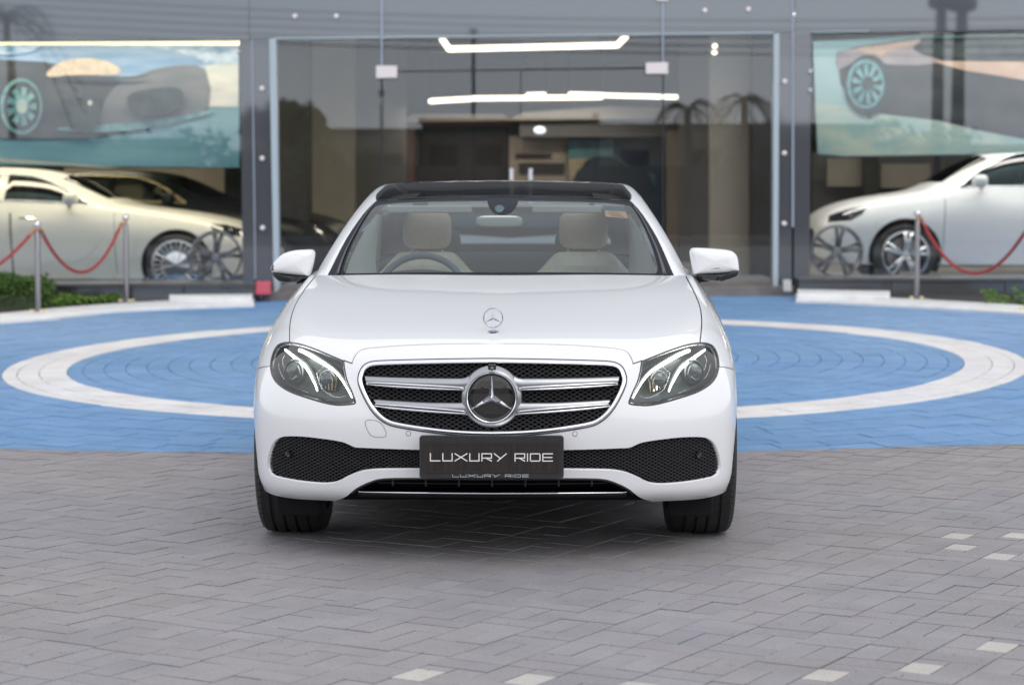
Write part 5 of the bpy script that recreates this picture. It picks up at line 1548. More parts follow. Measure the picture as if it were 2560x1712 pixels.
lamp_light('tube_and_fill_glow', 0.0, 24.2, 2.6, 3.0, 0.15, 28, (1.0, 0.88, 0.70), lM)
lamp_light('tube_and_fill_glow', -5.0, 17.25, 3.3, 6.0, 0.3, 130, (1.0, 0.88, 0.64), lL)  # this and the next three are added fill, with no tube there
lamp_light('tube_and_fill_glow', -6.5, 21.8, 3.4, 3.0, 0.3, 70, (1.0, 0.88, 0.65), lL)
lamp_light('tube_and_fill_glow', 6.0, 21.5, 3.4, 6.0, 0.3, 70, (1.0, 0.92, 0.8), lR)
lamp_light('tube_and_fill_glow', 5.6, 17.25, 3.3, 6.0, 0.3, 120, (1.0, 0.95, 0.88), lR)
sl = empty('spot_light', tuple(dp(1637, 112, 18.5)), label='pair of small white spot lights high on the right of the entrance', cat='ceiling light')
for (x, y) in ((1637, 106), (1636, 121)):
    p = dp(x, y, 18.5)
    lens_blob(MB(), p, 0.030, 0.04, 0.026, 2).build('spot_head', M['white_light'], sl, smooth=True).matrix_parent_inverse = Matrix.Translation(sl.location).inverted()
dl = empty('glow_lamp', tuple(dp(1236, 299, 24.5)), label='round bluish white lamp glowing on the bulkhead at the back', cat='lamp')
M['cool_light'] = mat('cool_light', (0.8, .9, 1), 0.5, emit=(0.7, 0.82, 1.0), es=0.75)
lens_blob(MB(), dp(1236, 299, 24.5), 0.085, 0.03, 0.055, 2).build('lamp_glass', M['cool_light'], dl, smooth=True).matrix_parent_inverse = Matrix.Translation(dl.location).inverted()

# ------------------------------------------------------------------ banners in the windows
def tex(name, a, b_, scale=3.0, sx=1.0, sz=1.0):
    m, t, b = newmat(name)
    g = t.nodes.new('ShaderNodeNewGeometry'); mp = t.nodes.new('ShaderNodeMapping'); mp.inputs['Scale'].default_value = (sx, 1, sz)
    n = t.nodes.new('ShaderNodeTexNoise'); n.inputs['Scale'].default_value = scale; n.inputs['Detail'].default_value = 5
    r = t.nodes.new('ShaderNodeValToRGB'); r.color_ramp.elements[0].position = .35; r.color_ramp.elements[1].position = .65
    r.color_ramp.elements[0].color = (*a, 1); r.color_ramp.elements[1].color = (*b_, 1)
    t.links.new(g.outputs['Position'], mp.inputs[0]); t.links.new(mp.outputs[0], n.inputs['Vector']); t.links.new(n.outputs['Fac'], r.inputs[0]); t.links.new(r.outputs[0], b.inputs['Base Color'])
    b.inputs['Roughness'].default_value = 0.7
    return m
T_ = dict(road=tex('print_road', (0.14, 0.33, 0.40), (0.22, 0.44, 0.50), 2, 0.4, 3), sky=tex('print_sky', (0.10, 0.28, 0.50), (0.62, 0.76, 0.92), 5, 1, 2.5), bodyd=tex('print_body_dark', (0.012, 0.022, 0.028), (0.060, 0.066, 0.070), 2, 1, 2),
          bodyg=tex('print_body_grey', (0.13, 0.15, 0.165), (0.19, 0.20, 0.205), 2, 1, 3), lamp=tex('print_lamp', (0.55, 0.50, 0.40), (0.85, 0.66, 0.48), 14), blue=tex('print_blue', (0.17, 0.33, 0.56), (0.32, 0.48, 0.68), 3, .6, 4),
          pale=tex('print_pale', (0.55, 0.62, 0.60), (0.80, 0.76, 0.66), 3, .5, 3), rim=tex('print_rim', (0.08, 0.26, 0.29), (0.22, 0.44, 0.44), 12), dark=tex('print_dark', (0.02, 0.035, 0.04), (0.06, 0.08, 0.085), 5),
          line=tex('print_line', (0.45, 0.50, 0.42), (0.60, 0.60, 0.48), 3), mint=tex('print_mint', (0.30, 0.48, 0.46), (0.50, 0.60, 0.50), 2.2, 1, 2.5), aqua=tex('print_aqua', (0.22, 0.44, 0.48), (0.36, 0.54, 0.55), 1.5),
          peach=tex('print_peach', (0.46, 0.33, 0.25), (0.58, 0.44, 0.35), 4), mauve=tex('print_mauve', (0.26, 0.24, 0.26), (0.36, 0.33, 0.34), 3))
ban = empty('window_banner', tuple(dp(250, 240, 16.9)), label='large printed banner of a dark grey sports car in the left hand window', cat='banner', group='car banners in the windows')
YB = 16.9; lay = [0]
def PR(root, name, pts, m, sm=0, parent=None):
    lay[0] += 1
    if sm: pts = cat_smooth(pts, sm)
    return W_(name, pts, YB - 0.004*lay[0], 0.002, m, root)
W_('banner_sheet', [(-240, 101), (547, 100), (548, 384), (-240, 376)], YB, 0.01, T_['road'], ban)
PR(ban, 'printed_sky', [(-238, 102), (546, 101), (546, 205), (-238, 200)], T_['sky'])
PR(ban, 'printed_sky', [(470, 150), (546, 145), (546, 245), (470, 245)], T_['pale'])
PR(ban, 'printed_body', [(-238, 132), (60, 128), (150, 138), (300, 142), (420, 150), (474, 168), (478, 250), (420, 268), (330, 300), (200, 318), (60, 320), (-238, 312)], T_['bodyd'])
PR(ban, 'printed_bonnet', [(-238, 118), (20, 110), (130, 104), (260, 106), (400, 118), (470, 146), (400, 160), (300, 182), (240, 178), (100, 142), (-238, 130)], T_['blue'], 3)
PR(ban, 'printed_front', [(300, 182), (350, 160), (420, 150), (470, 160), (478, 246), (400, 272), (300, 292), (230, 296), (240, 230), (275, 190)], T_['bodyg'], 2)
PR(ban, 'printed_headlight', [(108, 175), (130, 148), (180, 134), (240, 140), (276, 160), (260, 172), (180, 172)], T_['lamp'], 4)
PR(ban, 'printed_sill', [(140, 292), (300, 282), (440, 262), (478, 250), (476, 262), (300, 300), (150, 300)], T_['rim'], 2)
ring = lambda cx, cy, rx, ry, n=40: [(cx + rx*math.cos(2*math.pi*k/n), cy + ry*math.sin(2*math.pi*k/n)) for k in range(n)]
PR(ban, 'printed_wheel', ring(50, 244, 52, 68), T_['dark'])
PR(ban, 'printed_rim', ring(48, 244, 48, 64), T_['rim'])
PR(ban, 'printed_rim', ring(50, 244, 42, 57), T_['dark'])
for k in range(9):
    a = 2*math.pi*k/9; c, s = math.cos(a), math.sin(a)
    PR(ban, 'printed_spoke', [(50+8*c-5*s, 244+10*s+6*c), (50+33*c-7*s, 244+44*s+8*c), (50+33*c+7*s, 244+44*s-8*c), (50+8*c+5*s, 244+10*s-6*c)], T_['rim'])
PR(ban, 'printed_hub', ring(50, 244, 13, 17), T_['mint'])
PR(ban, 'printed_crease', [(150, 172), (300, 176), (350, 168), (300, 182), (160, 180)], T_['dark'], 2)
PR(ban, 'printed_intake', [(150, 240), (200, 214), (226, 232), (220, 292), (160, 296)], T_['dark'], 3)
PR(ban, 'printed_grille', [(300, 214), (390, 200), (420, 214), (404, 252), (330, 268), (296, 250)], T_['dark'], 3)
PR(ban, 'printed_glint', ring(206, 236, 5, 6), T_['pale'])
PR(ban, 'printed_glint', ring(488, 186, 6, 7), T_['pale'])
PR(ban, 'printed_mirror', [(0, 104), (90, 102), (60, 120), (-20, 124)], T_['sky'], 3)
PR(ban, 'printed_line', [(-238, 340), (0, 362), (280, 384), (230, 384), (0, 372), (-238, 355)], T_['line'])
ban2 = empty('window_banner', tuple(dp(2150, 220, 16.9)), label='large printed banner of a low brown coupe in the right hand window', cat='banner', group='car banners in the windows')
lay[0] = 0
W_('banner_sheet', [(1862, 95)] + [(x, 84 - (x-1862)*0.008) for x in (2100, 2640)] + [(2640, 352), (2500, 352), (2345, 350), (2200, 355), (2050, 357), (1930, 359), (1872, 353)], YB, 0.01, T_['aqua'], ban2)
PR(ban2, 'printed_ground', [(1866, 236), (2000, 250), (2160, 272), (2345, 316), (2345, 348), (2200, 353), (2050, 355), (1930, 357), (1874, 350)], T_['mint'])
PR(ban2, 'printed_body', [(1918, 120), (1960, 108), (2010, 100), (2110, 88), (2345, 84), (2638, 86), (2638, 350), (2345, 318), (2250, 300), (2150, 276), (2030, 262), (1960, 252), (1925, 190)], T_['bodyd'])
PR(ban2, 'printed_bonnet', [(1918, 124), (1960, 110), (2060, 98), (2110, 88), (2090, 112), (2120, 128), (2160, 140), (2100, 150), (2010, 146), (1960, 140), (1922, 160)], T_['mauve'], 2)
PR(ban2, 'printed_bonnet', [(1958, 112), (2010, 104), (2110, 92), (2080, 108), (2030, 118), (2020, 130)], T_['peach'], 2)
PR(ban2, 'printed_flank', [(2130, 140), (2345, 142), (2638, 150), (2638, 230), (2345, 184), (2200, 160)], T_['peach'], 0)
PR(ban2, 'printed_window', [(2110, 112), (2140, 98), (2345, 92), (2638, 92), (2638, 140), (2345, 136), (2150, 134)], T_['dark'])
PR(ban2, 'printed_wheel', ring(1988, 196, 54, 70), T_['dark'])
PR(ban2, 'printed_rim', ring(1982, 193, 43, 56), T_['rim'])
PR(ban2, 'printed_rim', ring(1984, 193, 36, 48), T_['dark'])
for k in range(10):
    a = 2*math.pi*k/10 + 0.2; c, s = math.cos(a), math.sin(a)
    PR(ban2, 'printed_spoke', [(1986+9*c-3*s, 193+12*s+4*c), (1986+34*c-6*s, 193+46*s+8*c), (1986+34*c+5*s, 193+46*s-7*c), (1986+9*c+3*s, 193+12*s-4*c)], T_['rim'])
PR(ban2, 'printed_hub', ring(1988, 190, 12, 15), T_['dark'])
# ------------------------------------------------------------------ cars on show
ZB1 = lambda a, b: (a/3.35, 380+b/3.35)
ZB2 = lambda a, b: (1860+a/3.35, 380+b/3.35)
def show_rows(st):
    """st: (y, halfwidth, z centre, x rail, z rail, x belt, z belt)"""
    rows = []
    for y, w, zc, xr, zr, xb, zb, lo in st:
        dz = zb - lo
        rows.append([(0, y, zc), (xr*0.55, y, zc-0.008), (xr, y, zr), ((xr*0.45+xb*0.55), y, (zr+zb)/2+0.01), (xb, y, zb), (w, y, zb-0.18*dz-0.02), (w+0.004, y, lo+0.52*dz), (w-0.008, y, lo+0.22*dz), (w-0.05, y, lo)])
    return rows
SEDAN = [(0.00,.50,.62,.40,.60,.46,.56,.30), (0.06,.74,.76,.55,.74,.66,.68,.24), (0.30,.88,.86,.62,.845,.78,.79,.20), (0.62,.93,.925,.66,.91,.83,.87,.18), (1.05,.945,.985,.69,.97,.85,.935,.18), (1.45,.95,1.03,.70,1.02,.86,.975,.18),
         (1.60,.95,1.085,.68,1.07,.865,.985,.18), (1.90,.95,1.235,.64,1.215,.865,1.00,.18), (2.22,.95,1.395,.60,1.375,.87,1.015,.18), (2.60,.95,1.455,.58,1.435,.87,1.03,.18), (3.20,.95,1.47,.57,1.45,.87,1.045,.18), (3.80,.95,1.42,.56,1.40,.865,1.06,.18),
         (4.25,.945,1.26,.58,1.24,.85,1.055,.18), (4.60,.94,1.10,.62,1.09,.83,1.04,.20), (5.0,.90,1.04,.64,1.03,.78,.98,.24), (5.2,.78,.86,.55,.84,.66,.80,.32)]
SUV = [(0.00,.52,.66,.42,.64,.48,.60,.36), (0.05,.76,.80,.58,.78,.70,.72,.30), (0.25,.88,.925,.64,.905,.80,.84,.26), (0.62,.94,1.02,.68,1.00,.84,.95,.24), (1.0,.95,1.065,.70,1.05,.86,1.00,.24), (1.28,.955,1.11,.71,1.09,.87,1.035,.24),
       (1.50,.955,1.245,.68,1.225,.875,1.06,.24), (1.72,.955,1.38,.66,1.36,.875,1.07,.24), (2.0,.955,1.525,.64,1.50,.875,1.08,.24), (2.4,.955,1.62,.62,1.59,.875,1.09,.24), (3.2,.955,1.66,.61,1.63,.875,1.10,.24), (4.0,.955,1.62,.60,1.59,.87,1.12,.24),
       (4.5,.95,1.40,.64,1.38,.85,1.10,.26), (4.75,.90,1.05,.66,1.03,.80,.98,.32), (4.85,.75,.80,.55,.78,.65,.74,.40)]
def alloy(mb_name, r, parent, m, style, dirm, loc):
    """wheel rim lying in the plane across x (the car's lateral axis); dirm = +-1 outward"""
    x0, y0, z0 = loc
    MB().lathe([(r*1.0, dirm*0.00), (r*0.985, dirm*0.030), (r*0.93, dirm*0.034), (r*0.885, dirm*0.012), (r*0.88, -dirm*0.03), (r*0.86, -dirm*0.12)], 56, 'x', loc).build('rim_lip', m, parent, sharp=40)
    if style == 'star':
        for k in range(5):
            a0 = 2*math.pi*k/5 + 0.2
            for da in (-0.16, 0.16):
                c0, s0 = math.cos(a0+da*0.55), math.sin(a0+da*0.55); c1, s1 = math.cos(a0+da), math.sin(a0+da)
                MB().tube([(x0+dirm*0.018, y0+c0*r*0.16, z0+s0*r*0.16), (x0+dirm*0.022, y0+(c0+c1)*r*0.27, z0+(s0+s1)*r*0.27), (x0+dirm*0.018, y0+c1*r*0.93, z0+s1*r*0.93)], [r*0.10, r*0.075, r*0.085], 6).build('spoke', m, parent, smooth=True)
        MB().lathe([(0.0001, dirm*0.03), (r*0.16, dirm*0.028), (r*0.20, dirm*0.0)], 24, 'x', loc).build('hub_cap', m, parent, sharp=40)
    else:
        for k in range(24):
            a = 2*math.pi*k/24; c, s = math.cos(a), math.sin(a)
            MB().tube([(x0+dirm*0.02, y0+c*r*0.52, z0+s*r*0.52), (x0+dirm*0.022, y0+c*r*0.92, z0+s*r*0.92)], [r*0.035, r*0.05], 5).build('spoke', m, parent)
        MB().lathe([(0.0001, dirm*0.045), (r*0.12, dirm*0.043), (r*0.13, dirm*0.030), (r*0.52, dirm*0.022), (r*0.55, dirm*0.0)], 40, 'x', loc).build('rim_disc', M['chrome'], parent, sharp=30)
def show_car(name, label, st, place, heading, paint, wins, wheels, wr, rimr, style, rim_m, lamp, door_y, mirror, screen, wglass='car_glass', trim=None):
    root = empty(name, label=label, cat='car', group=None)
    sk = Skin(show_rows(st), div=5)
    nr = lambda y, z: (sk.cast((1.3, y, z), (-1, 0, 0)) or sk.near((1.0, y, z)))
    polys = {}
    for i, y in enumerate(wheels): polys['a%d' % i] = [nr(y + wr*1.17*math.cos(2*math.pi*k/28), wr + wr*1.17*math.sin(2*math.pi*k/28)) for k in range(28)]
    for i, w in enumerate(wins): polys['w%d' % i] = [nr(y, z) for y, z in w]
    polys['lamp'] = [nr(y, z) for y, z in lamp]
    polys['scr'] = [(-0.2, screen[0]), (2.0, screen[0]+0.12), (2.0, screen[1]-0.05), (-0.2, screen[1])]
    gaps_ = []
    for y in door_y:
        l = [nr(y+0.03*k/6, st[5][7]+0.06+0.115*k) for k in range(7)]
        gaps_.append([(u, v-0.02) for u, v in l] + [(u, v+0.02) for u, v in l[::-1]])
    uv_, T__ = sk.cut(list(polys.values()) + gaps_, div=5)
    c_ = uv_[T__].mean(1); R_ = {k: inside(c_, p) for k, p in polys.items()}
    gm = np.zeros(len(T__), bool)
    for g in gaps_: gm |= inside(c_, g)
    wn = np.zeros(len(T__), bool); ar = wn.copy()
    for k in R_:
        if k[0] == 'w': wn |= R_[k]
        if k[0] == 'a': ar |= R_[k]
    skin_mesh(sk, uv_, T__[~(wn | ar | gm | R_['lamp'] | R_['scr'])], 'body_shell', paint, root, flange=0.02)
    skin_mesh(sk, uv_, T__[gm & ~wn & ~ar], 'panel_gap_shade', M['seal'], root, off=-0.004)  # dark strip laid in the door gaps for their shade
    for k in R_:
        if k[0] == 'w':
            for sd in (1, -1): skin_mesh(sk, uv_, T__[R_[k]], 'side_window', M[wglass], root, sides=(sd,), off=-0.004)
    skin_mesh(sk, uv_, T__[R_['scr']], 'windscreen', M['car_glass'], root)
    for sd in (1, -1):
        skin_mesh(sk, uv_, T__[R_['lamp'] & ~gm], 'headlight', M['lamp_dark'], root, sides=(sd,))
        lp = sum((sk.point(q) for q in polys['lamp']), Vector())/len(polys['lamp'])
        lens_blob(MB(), (sd*(lp.x+0.004), lp.y, lp.z), 0.008, 0.07, 0.018, 2).build('lamp_reflector', M['lamp_silver'], root, smooth=True)
        for i, y in enumerate(wheels):
            w = empty('wheel', (0, 0, 0)); w.parent = root
            MB().lathe(tyre_profile(wr, 0.24, rimr*0.99), 56, 'x', (sd*(st[5][1]-0.125), y, wr)).build('tyre', M['rubber'], w, sharp=35)
            alloy('rim', rimr, w, rim_m, style, sd, (sd*(st[5][1]-0.02), y, wr))
            MB().lathe([(rimr*0.25, 0), (rimr*0.72, 0.0)], 36, 'x', (sd*(st[5][1]-0.12), y, wr)).build('brake_disc', M['disc'], w)
            mb = MB(); r2 = wr*1.165
            rings = [[Vector((sd*xx, y+r2*math.cos(a), wr+r2*math.sin(a))) for a in lin(-0.5, math.pi+0.5, 20)] for xx in (st[5][1]-0.03, 0.55)]
            loft(mb, rings); n = 21
            mb.add(rings[1], [tuple(range(n))]); mb.build('wheel_arch_liner', M['dark_hole'], root)
        mx_, my_, mz_ = mirror
        lens_blob(MB(), (sd*(st[7][1]+0.07), my_, mz_), 0.10, 0.06 + mx_*0.05, 0.075, 3).build('door_mirror', paint, root, smooth=True)
        MB().tube([(sd*(st[7][1]-0.08), my_+0.05, mz_-0.08), (sd*(st[7][1]+0.04), my_+0.01, mz_-0.06)], 0.02, 6).build('mirror_arm', M['black_plastic'], root)
        MB().tube([(sd*(st[7][1]+0.005), door_y[1]-0.28, st[7][6]-0.13), (sd*(st[7][1]+0.03), door_y[1]-0.18, st[7][6]-0.13), (sd*(st[7][1]+0.005), door_y[1]-0.08, st[7][6]-0.13)], 0.012, 6).build('door_handle', M['chrome'] if style != 'star' else paint, root)
    for sd in (1, -1):
        tl = [sk.point(nr(y, z), 0.004) for y, z in wins[0][:-2]] + [sk.point(nr(y, z), 0.004) for y, z in wins[1][:-1]]
        tl = [Vector(p) for p in cat_smooth([tuple(p) for p in tl], 3, False)]
        MB().tube(mp_(tl, sd), 0.011, 6).build('roof_trim', M[trim or 'chrome'], root, smooth=True)
        bl_ = [sk.point(nr(y, z), 0.004) for y, z in (wins[0][0], wins[0][-1], wins[0][-2], wins[1][-1], wins[1][-2])]
        MB().tube(mp_(bl_, sd), 0.009, 6).build('belt_trim', M[trim or 'chrome'], root, smooth=True)
    MB().box((-0.80, 0.5, st[5][7]-0.02), (0.80, st[-1][0]-0.4, st[5][7]+0.12)).build('underbody', M['dark_hole'], root)
    MB().box((-0.84, 1.5, 0.3), (0.84, st[-1][0]-0.7, st[6][6]-0.06)).build('cabin_floor', M['cabin_dark'], root)
    for sx_ in (-0.38, 0.38):
        for sy_ in (2.45, 3.35):
            lens_blob(MB(), (sx_, sy_, st[7][6]+0.02), 0.24, 0.08, 0.14, 4).build('seat', M['cabin_dark'], root, smooth=True)
            lens_blob(MB(), (sx_, sy_+0.04, st[7][6]+0.20), 0.11, 0.05, 0.07, 3).build('headrest', M['cabin_dark'], root, smooth=True)
    root.location = place; root.rotation_euler = (0, 0, heading)
    return root
M['cream_paint'] = mat('cream_white_paint', (0.78, 0.765, 0.70), 0.4, coat=0.4)
M['suv_paint'] = mat('pale_white_paint', (0.80, 0.80, 0.79), 0.4, coat=0.4)
M['black_paint'] = mat('black_paint', (0.006, 0.007, 0.009), 0.35, spec=0.25)
M['lamp_dark'] = mat('smoked_lamp', (0.02, 0.022, 0.024), 0.08, coat=1.0)
M['car_glass'] = glass('tinted_glass', (0.07, 0.08, 0.085), 0.02)
M['clear_car_glass'] = glass('clear_car_glass', (0.62, 0.64, 0.62), 0.02)
M['warm_lit_trim'] = mat('trim_with_warm_highlight', (0.80, 0.68, 0.40), 0.25, metal=0.8)  # yellow gleam of the window light line is put into the trim colour
M['rim_bright'] = mat('machined_rim', (0.72, 0.73, 0.74), 0.25, metal=0.8)
M['rim_dark'] = mat('graphite_rim', (0.30, 0.32, 0.34), 0.3, metal=0.8)
win_sedan = [[(1.86, 1.03), (2.02, 1.13), (2.25, 1.26), (2.5, 1.34), (2.72, 1.365), (2.80, 1.36), (2.82, 1.07), (2.3, 1.05)],
             [(2.90, 1.365), (3.3, 1.375), (3.7, 1.34), (3.95, 1.27), (4.02, 1.10), (2.92, 1.08)]]
sed_place = (-2.98, 18.40, 0.150)
show_car('display_saloon', 'long cream white saloon car side-on in the left hand window', SEDAN, sed_place, R(90), M['cream_paint'], win_sedan, (0.84, 4.05), 0.345, 0.285, 'fan', M['rim_bright'],
         [(0.10, 0.66), (0.12, 0.74), (0.30, 0.80), (0.48, 0.80), (0.44, 0.74), (0.28, 0.67)], (1.52, 2.70, 3.9), (0.4, 2.02, 1.09), (6.05, 7.95))
show_car('display_saloon', 'black saloon car behind the cream one with its nose showing past the column', SEDAN, (-2.05, 20.1, 0.150), R(90-9), M['black_paint'], win_sedan, (0.84, 4.05), 0.345, 0.27, 'star', M['rim_bright'],
         [(0.10, 0.66), (0.12, 0.74), (0.30, 0.80), (0.48, 0.80), (0.44, 0.74), (0.28, 0.67)], (1.52, 2.70, 3.9), (0.4, 2.02, 1.09), (6.05, 7.95), 'clear_car_glass', 'warm_lit_trim')
win_suv = [[(1.62, 1.12), (1.80, 1.27), (2.0, 1.38), (2.3, 1.50), (2.62, 1.53), (2.66, 1.14)], [(2.74, 1.53), (3.3, 1.55), (3.7, 1.50), (3.74, 1.17), (2.76, 1.15)]]
show_car('display_suv', 'white tall estate car with short bonnet side-on in the right hand window', SUV, (3.50, 18.42, 0.250), R(-90), M['suv_paint'], win_suv, (0.98, 3.85), 0.355, 0.275, 'star', M['rim_bright'],
         [(0.12, 0.72), (0.14, 0.80), (0.40, 0.885), (0.56, 0.90), (0.50, 0.82), (0.36, 0.74)], (1.40, 2.70, 3.85), (0.5, 1.80, 1.19), (5.6, 7.9))
# loose alloy wheels on the window sills
for (u, v, lab) in ((*ZB1(1810, 878), 'dark five-spoke alloy wheel standing in the left hand window in front of the cream car'), (*ZB2(780, 830), 'dark five-spoke alloy wheel standing in the right hand window before the white tall car')):
    p = at(u, v, 15.98)
    w = empty('alloy_wheel', (p.x, p.y, p.z), rz=R(-90), label=lab, cat='wheel rim', group='loose alloy wheels in the windows')
    alloy('rim', 0.285, w, M['rim_dark'], 'star', 1, (0, 0, 0))

# ------------------------------------------------------------------ barrier posts and ropes
M['post'] = mat('post_steel', (0.24, 0.235, 0.25), 0.3, metal=0.8)
M['ball'] = mat('post_ball', (0.85, 0.84, 0.88), 0.1, metal=1.0)
M['copper'] = mat('post_collar', (0.45, 0.22, 0.14), 0.3, metal=0.8)
M['foot'] = mat('yellow_foot', (0.75, 0.62, 0.34), 0.4)
M['rope'] = mat('red_rope', (0.36, 0.04, 0.042), 0.7, noise=0.25, nscale=60, bump=0.6, bscale=150)
posts = []
for i, (bx_, by_, ty_, lab) in enumerate([(88, 720, 506, 'steel barrier post by the green hedge, leftmost in the photo'), (290, 696, 491, 'steel barrier post in front of the cream car\'s front door'), (2099, 690, 481, 'steel barrier post in front of the white tall car\'s wheel'), (2352, 716, 500, 'steel barrier post at the right edge of the photo beside small weeds')]):
    g = gpx(bx_*K, by_*K); top = at(bx_*K, ty_*K, g.y); h = 0.93
    h = top.z - g.z
    po = empty('barrier_post', tuple(g), label=lab, cat='barrier post', group='barrier posts with red rope')
    MB().lathe([(0.165, 0.0), (0.165, 0.010), (0.15, 0.020), (0.06, 0.030), (0.028, 0.045)], 40).build('base', M['post'], po, sharp=40)
    for k in range(4):
        a = k*math.pi/2 + 0.6
        lens_blob(MB(), (0.07*math.cos(a), 0.07*math.sin(a), 0.034), 0.022, 0.022, 0.016, 2, 12, 8).build('foot_cap', M['foot'], po, smooth=True)
    MB().lathe([(0.026, 0.03), (0.026, h-0.11), (0.018, h-0.10)], 20).build('pole', M['post'], po, sharp=40)
    MB().lathe([(0.018, h-0.10), (0.024, h-0.09), (0.014, h-0.075), (0.016, h-0.055)], 20).build('collar', M['copper'], po, sharp=60)
    MB().lathe([(0.034*math.sin(a)+0.0001, h-0.034-0.034*math.cos(a)) for a in lin(0, math.pi, 12)], 24).build('ball', M['ball'], po, smooth=True)
    posts.append((g, h))
def rope(p, q, sag, lab):
    pts = []
    for k in range(25):
        t = k/24; pt = p.lerp(q, t); pt.z -= sag*4*t*(1-t); pts.append(pt)
    o_ = empty('rope', tuple(p), label=lab, cat='rope', group='red barrier ropes')
    inv = Matrix.Translation(p).inverted()
    MB().tube(pts, 0.0165, 10).build('red_cord', M['rope'], o_, smooth=True).matrix_parent_inverse = inv
    for a, b in ((pts[0], pts[1]), (pts[-1], pts[-2])):
        MB().tube([a + (a-b)*0.3, a.lerp(b, 0.6)], 0.017, 8).build('rope_end', M['copper'], o_).matrix_parent_inverse = inv
def hook(i, dx, dz=-0.13):
    g, h = posts[i]; return Vector((g.x+dx, g.y, g.z+h+dz))
rope(hook(0, 0.04, -0.10), hook(1, -0.05, -0.11), 0.44, 'red rope sagging between the two left hand barrier posts')
rope(Vector((hook(0, 0).x-1.2, hook(0, 0).y-1.3, hook(0, 0).z)), hook(0, -0.04, -0.10), 0.43, 'red rope running out of the photo at the left edge')
rope(hook(2, 0.04, -0.10), hook(3, -0.02, -0.11), 0.46, 'red rope sagging in front of the white tall car')

# ------------------------------------------------------------------ kerbs
def kerb(name, near_pts, far_pts, h, lab):
    """painted strip between two lines of ground spots (display px)"""
    a = [gpx(x*K, y*K) for x, y in near_pts]; b = [gpx(x*K, y*K) for x, y in far_pts]
    a = [Vector(p) for p in cat_smooth([tuple(p) for p in a], 4, False)]; b = [Vector(p) for p in cat_smooth([tuple(p) for p in b], 4, False)]
    up = Vector((0, 0, h)); ins = 0.02
    mb = MB(); rings = []
    rings.append([p - Vector((0, 0, 0.05)) for p in a]); rings.append([p + up*0.75 for p in a])
    rings.append([p + up + (q-p).normalized()*ins for p, q in zip(a, b)]); rings.append([q + up + (p-q).normalized()*ins for p, q in zip(a, b)])
    rings.append([q + up*0.75 for q in b]); rings.append([q - Vector((0, 0, 0.05)) for q in b])
    loft(mb, rings)
    n = len(a)
    mb.add([r[0] for r in rings], [tuple(range(6))[::-1]]); mb.add([r[-1] for r in rings], [tuple(range(6))])
    o = mb.build(name, M['kerb'], None, sharp=40)
    return tag(o, label=lab, cat='kerb')
kerb('painted_kerb', [(-120, 750), (0, 742), (120, 733), (260, 717), (420, 708), (582, 703)], [(-120, 732), (0, 724), (100, 714), (250, 702), (420, 692), (582, 686)], 0.03, 'long flat white kerb strip curving past the hedge on the left')
kerb('painted_kerb', [(1822, 693), (1960, 699), (2110, 707), (2260, 716), (2345, 722), (2470, 732)], [(1822, 677), (1960, 684), (2110, 692), (2260, 700), (2345, 706), (2470, 716)], 0.03, 'long flat white kerb strip curving away on the right')
kerb('raised_kerb', [(388, 696), (480, 699), (578, 700)], [(388, 688), (480, 689), (578, 690)], 0.085, 'raised white kerb block with rounded end before the left plinth')
kerb('raised_kerb', [(1826, 692), (1930, 693), (2038, 695)], [(1826, 681), (1930, 683), (2038, 685)], 0.085, 'raised white kerb block with square end before the right plinth')
# boxes and paint splashes at the foot of the columns
b_ = slab('pink_box', [(585, 645), (618, 645), (618, 675), (585, 675)], 15.25, 0.15, M['pink'], bevel=0.01); tag(b_, 'small pink box at the foot of the left entrance column', 'box')
b_ = slab('cream_box', [(1794, 641), (1812, 641), (1813, 668), (1795, 668)], 15.2, 0.12, M['paper'], bevel=0.01); tag(b_, 'small cream box at the foot of the right entrance column', 'box')
rs = random.Random(5)
for sx_, ex_, nm_ in ((390, 560, 0), (1836, 1900, 1)):
    mb = MB()
    for k in range(16):
        x = rs.uniform(sx_, ex_); y = rs.uniform(662, 684); l_ = rs.uniform(2, 14); a = rs.uniform(-1.3, 1.3)
        pts = [dp(x, y, YF-0.262-0.0005*k), dp(x+l_*math.cos(a)*0.7, y+l_*math.sin(a)*0.7, YF-0.262-0.0005*k), dp(x+l_*math.cos(a)*0.5+1.5, y+l_*math.sin(a)*0.5+1.5, YF-0.262-0.0005*k)]
        mb.add(pts, [(0, 1, 2), (2, 1, 0)])
    o = mb.build('paint_splash', M['kerb'], show); o.matrix_parent_inverse = Matrix.Translation(show.location).inverted(); tag(o, kind='stuff')

# ------------------------------------------------------------------ plants
def leaf_mat(name, a, b_, tr=0.2):
    m, t, b = newmat(name)
    g = t.nodes.new('ShaderNodeNewGeometry'); r = t.nodes.new('ShaderNodeValToRGB')
    r.color_ramp.elements[0].color = (*a, 1); r.color_ramp.elements[1].color = (*b_, 1)
    t.links.new(g.outputs['Random Per Island'], r.inputs[0]); t.links.new(r.outputs[0], b.inputs['Base Color'])
    b.inputs['Roughness'].default_value = 0.5; b.inputs['Transmission Weight'].default_value = 0.0
    return m
M['hedge_leaf'] = leaf_mat('hedge_leaf', (0.025, 0.065, 0.010), (0.10, 0.19, 0.028))
M['herb_leaf'] = leaf_mat('herb_leaf', (0.06, 0.14, 0.02), (0.17, 0.31, 0.045))
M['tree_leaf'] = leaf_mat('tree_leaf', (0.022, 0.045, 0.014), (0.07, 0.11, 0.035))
M['palm_leaf'] = leaf_mat('palm_leaf', (0.09, 0.10, 0.06), (0.20, 0.20, 0.14))
M['bark'] = mat('bark', (0.12, 0.09, 0.065), 0.9, noise=0.4, nscale=12)
M['soil'] = mat('soil', (0.05, 0.04, 0.03), 0.95, noise=0.4, nscale=10)
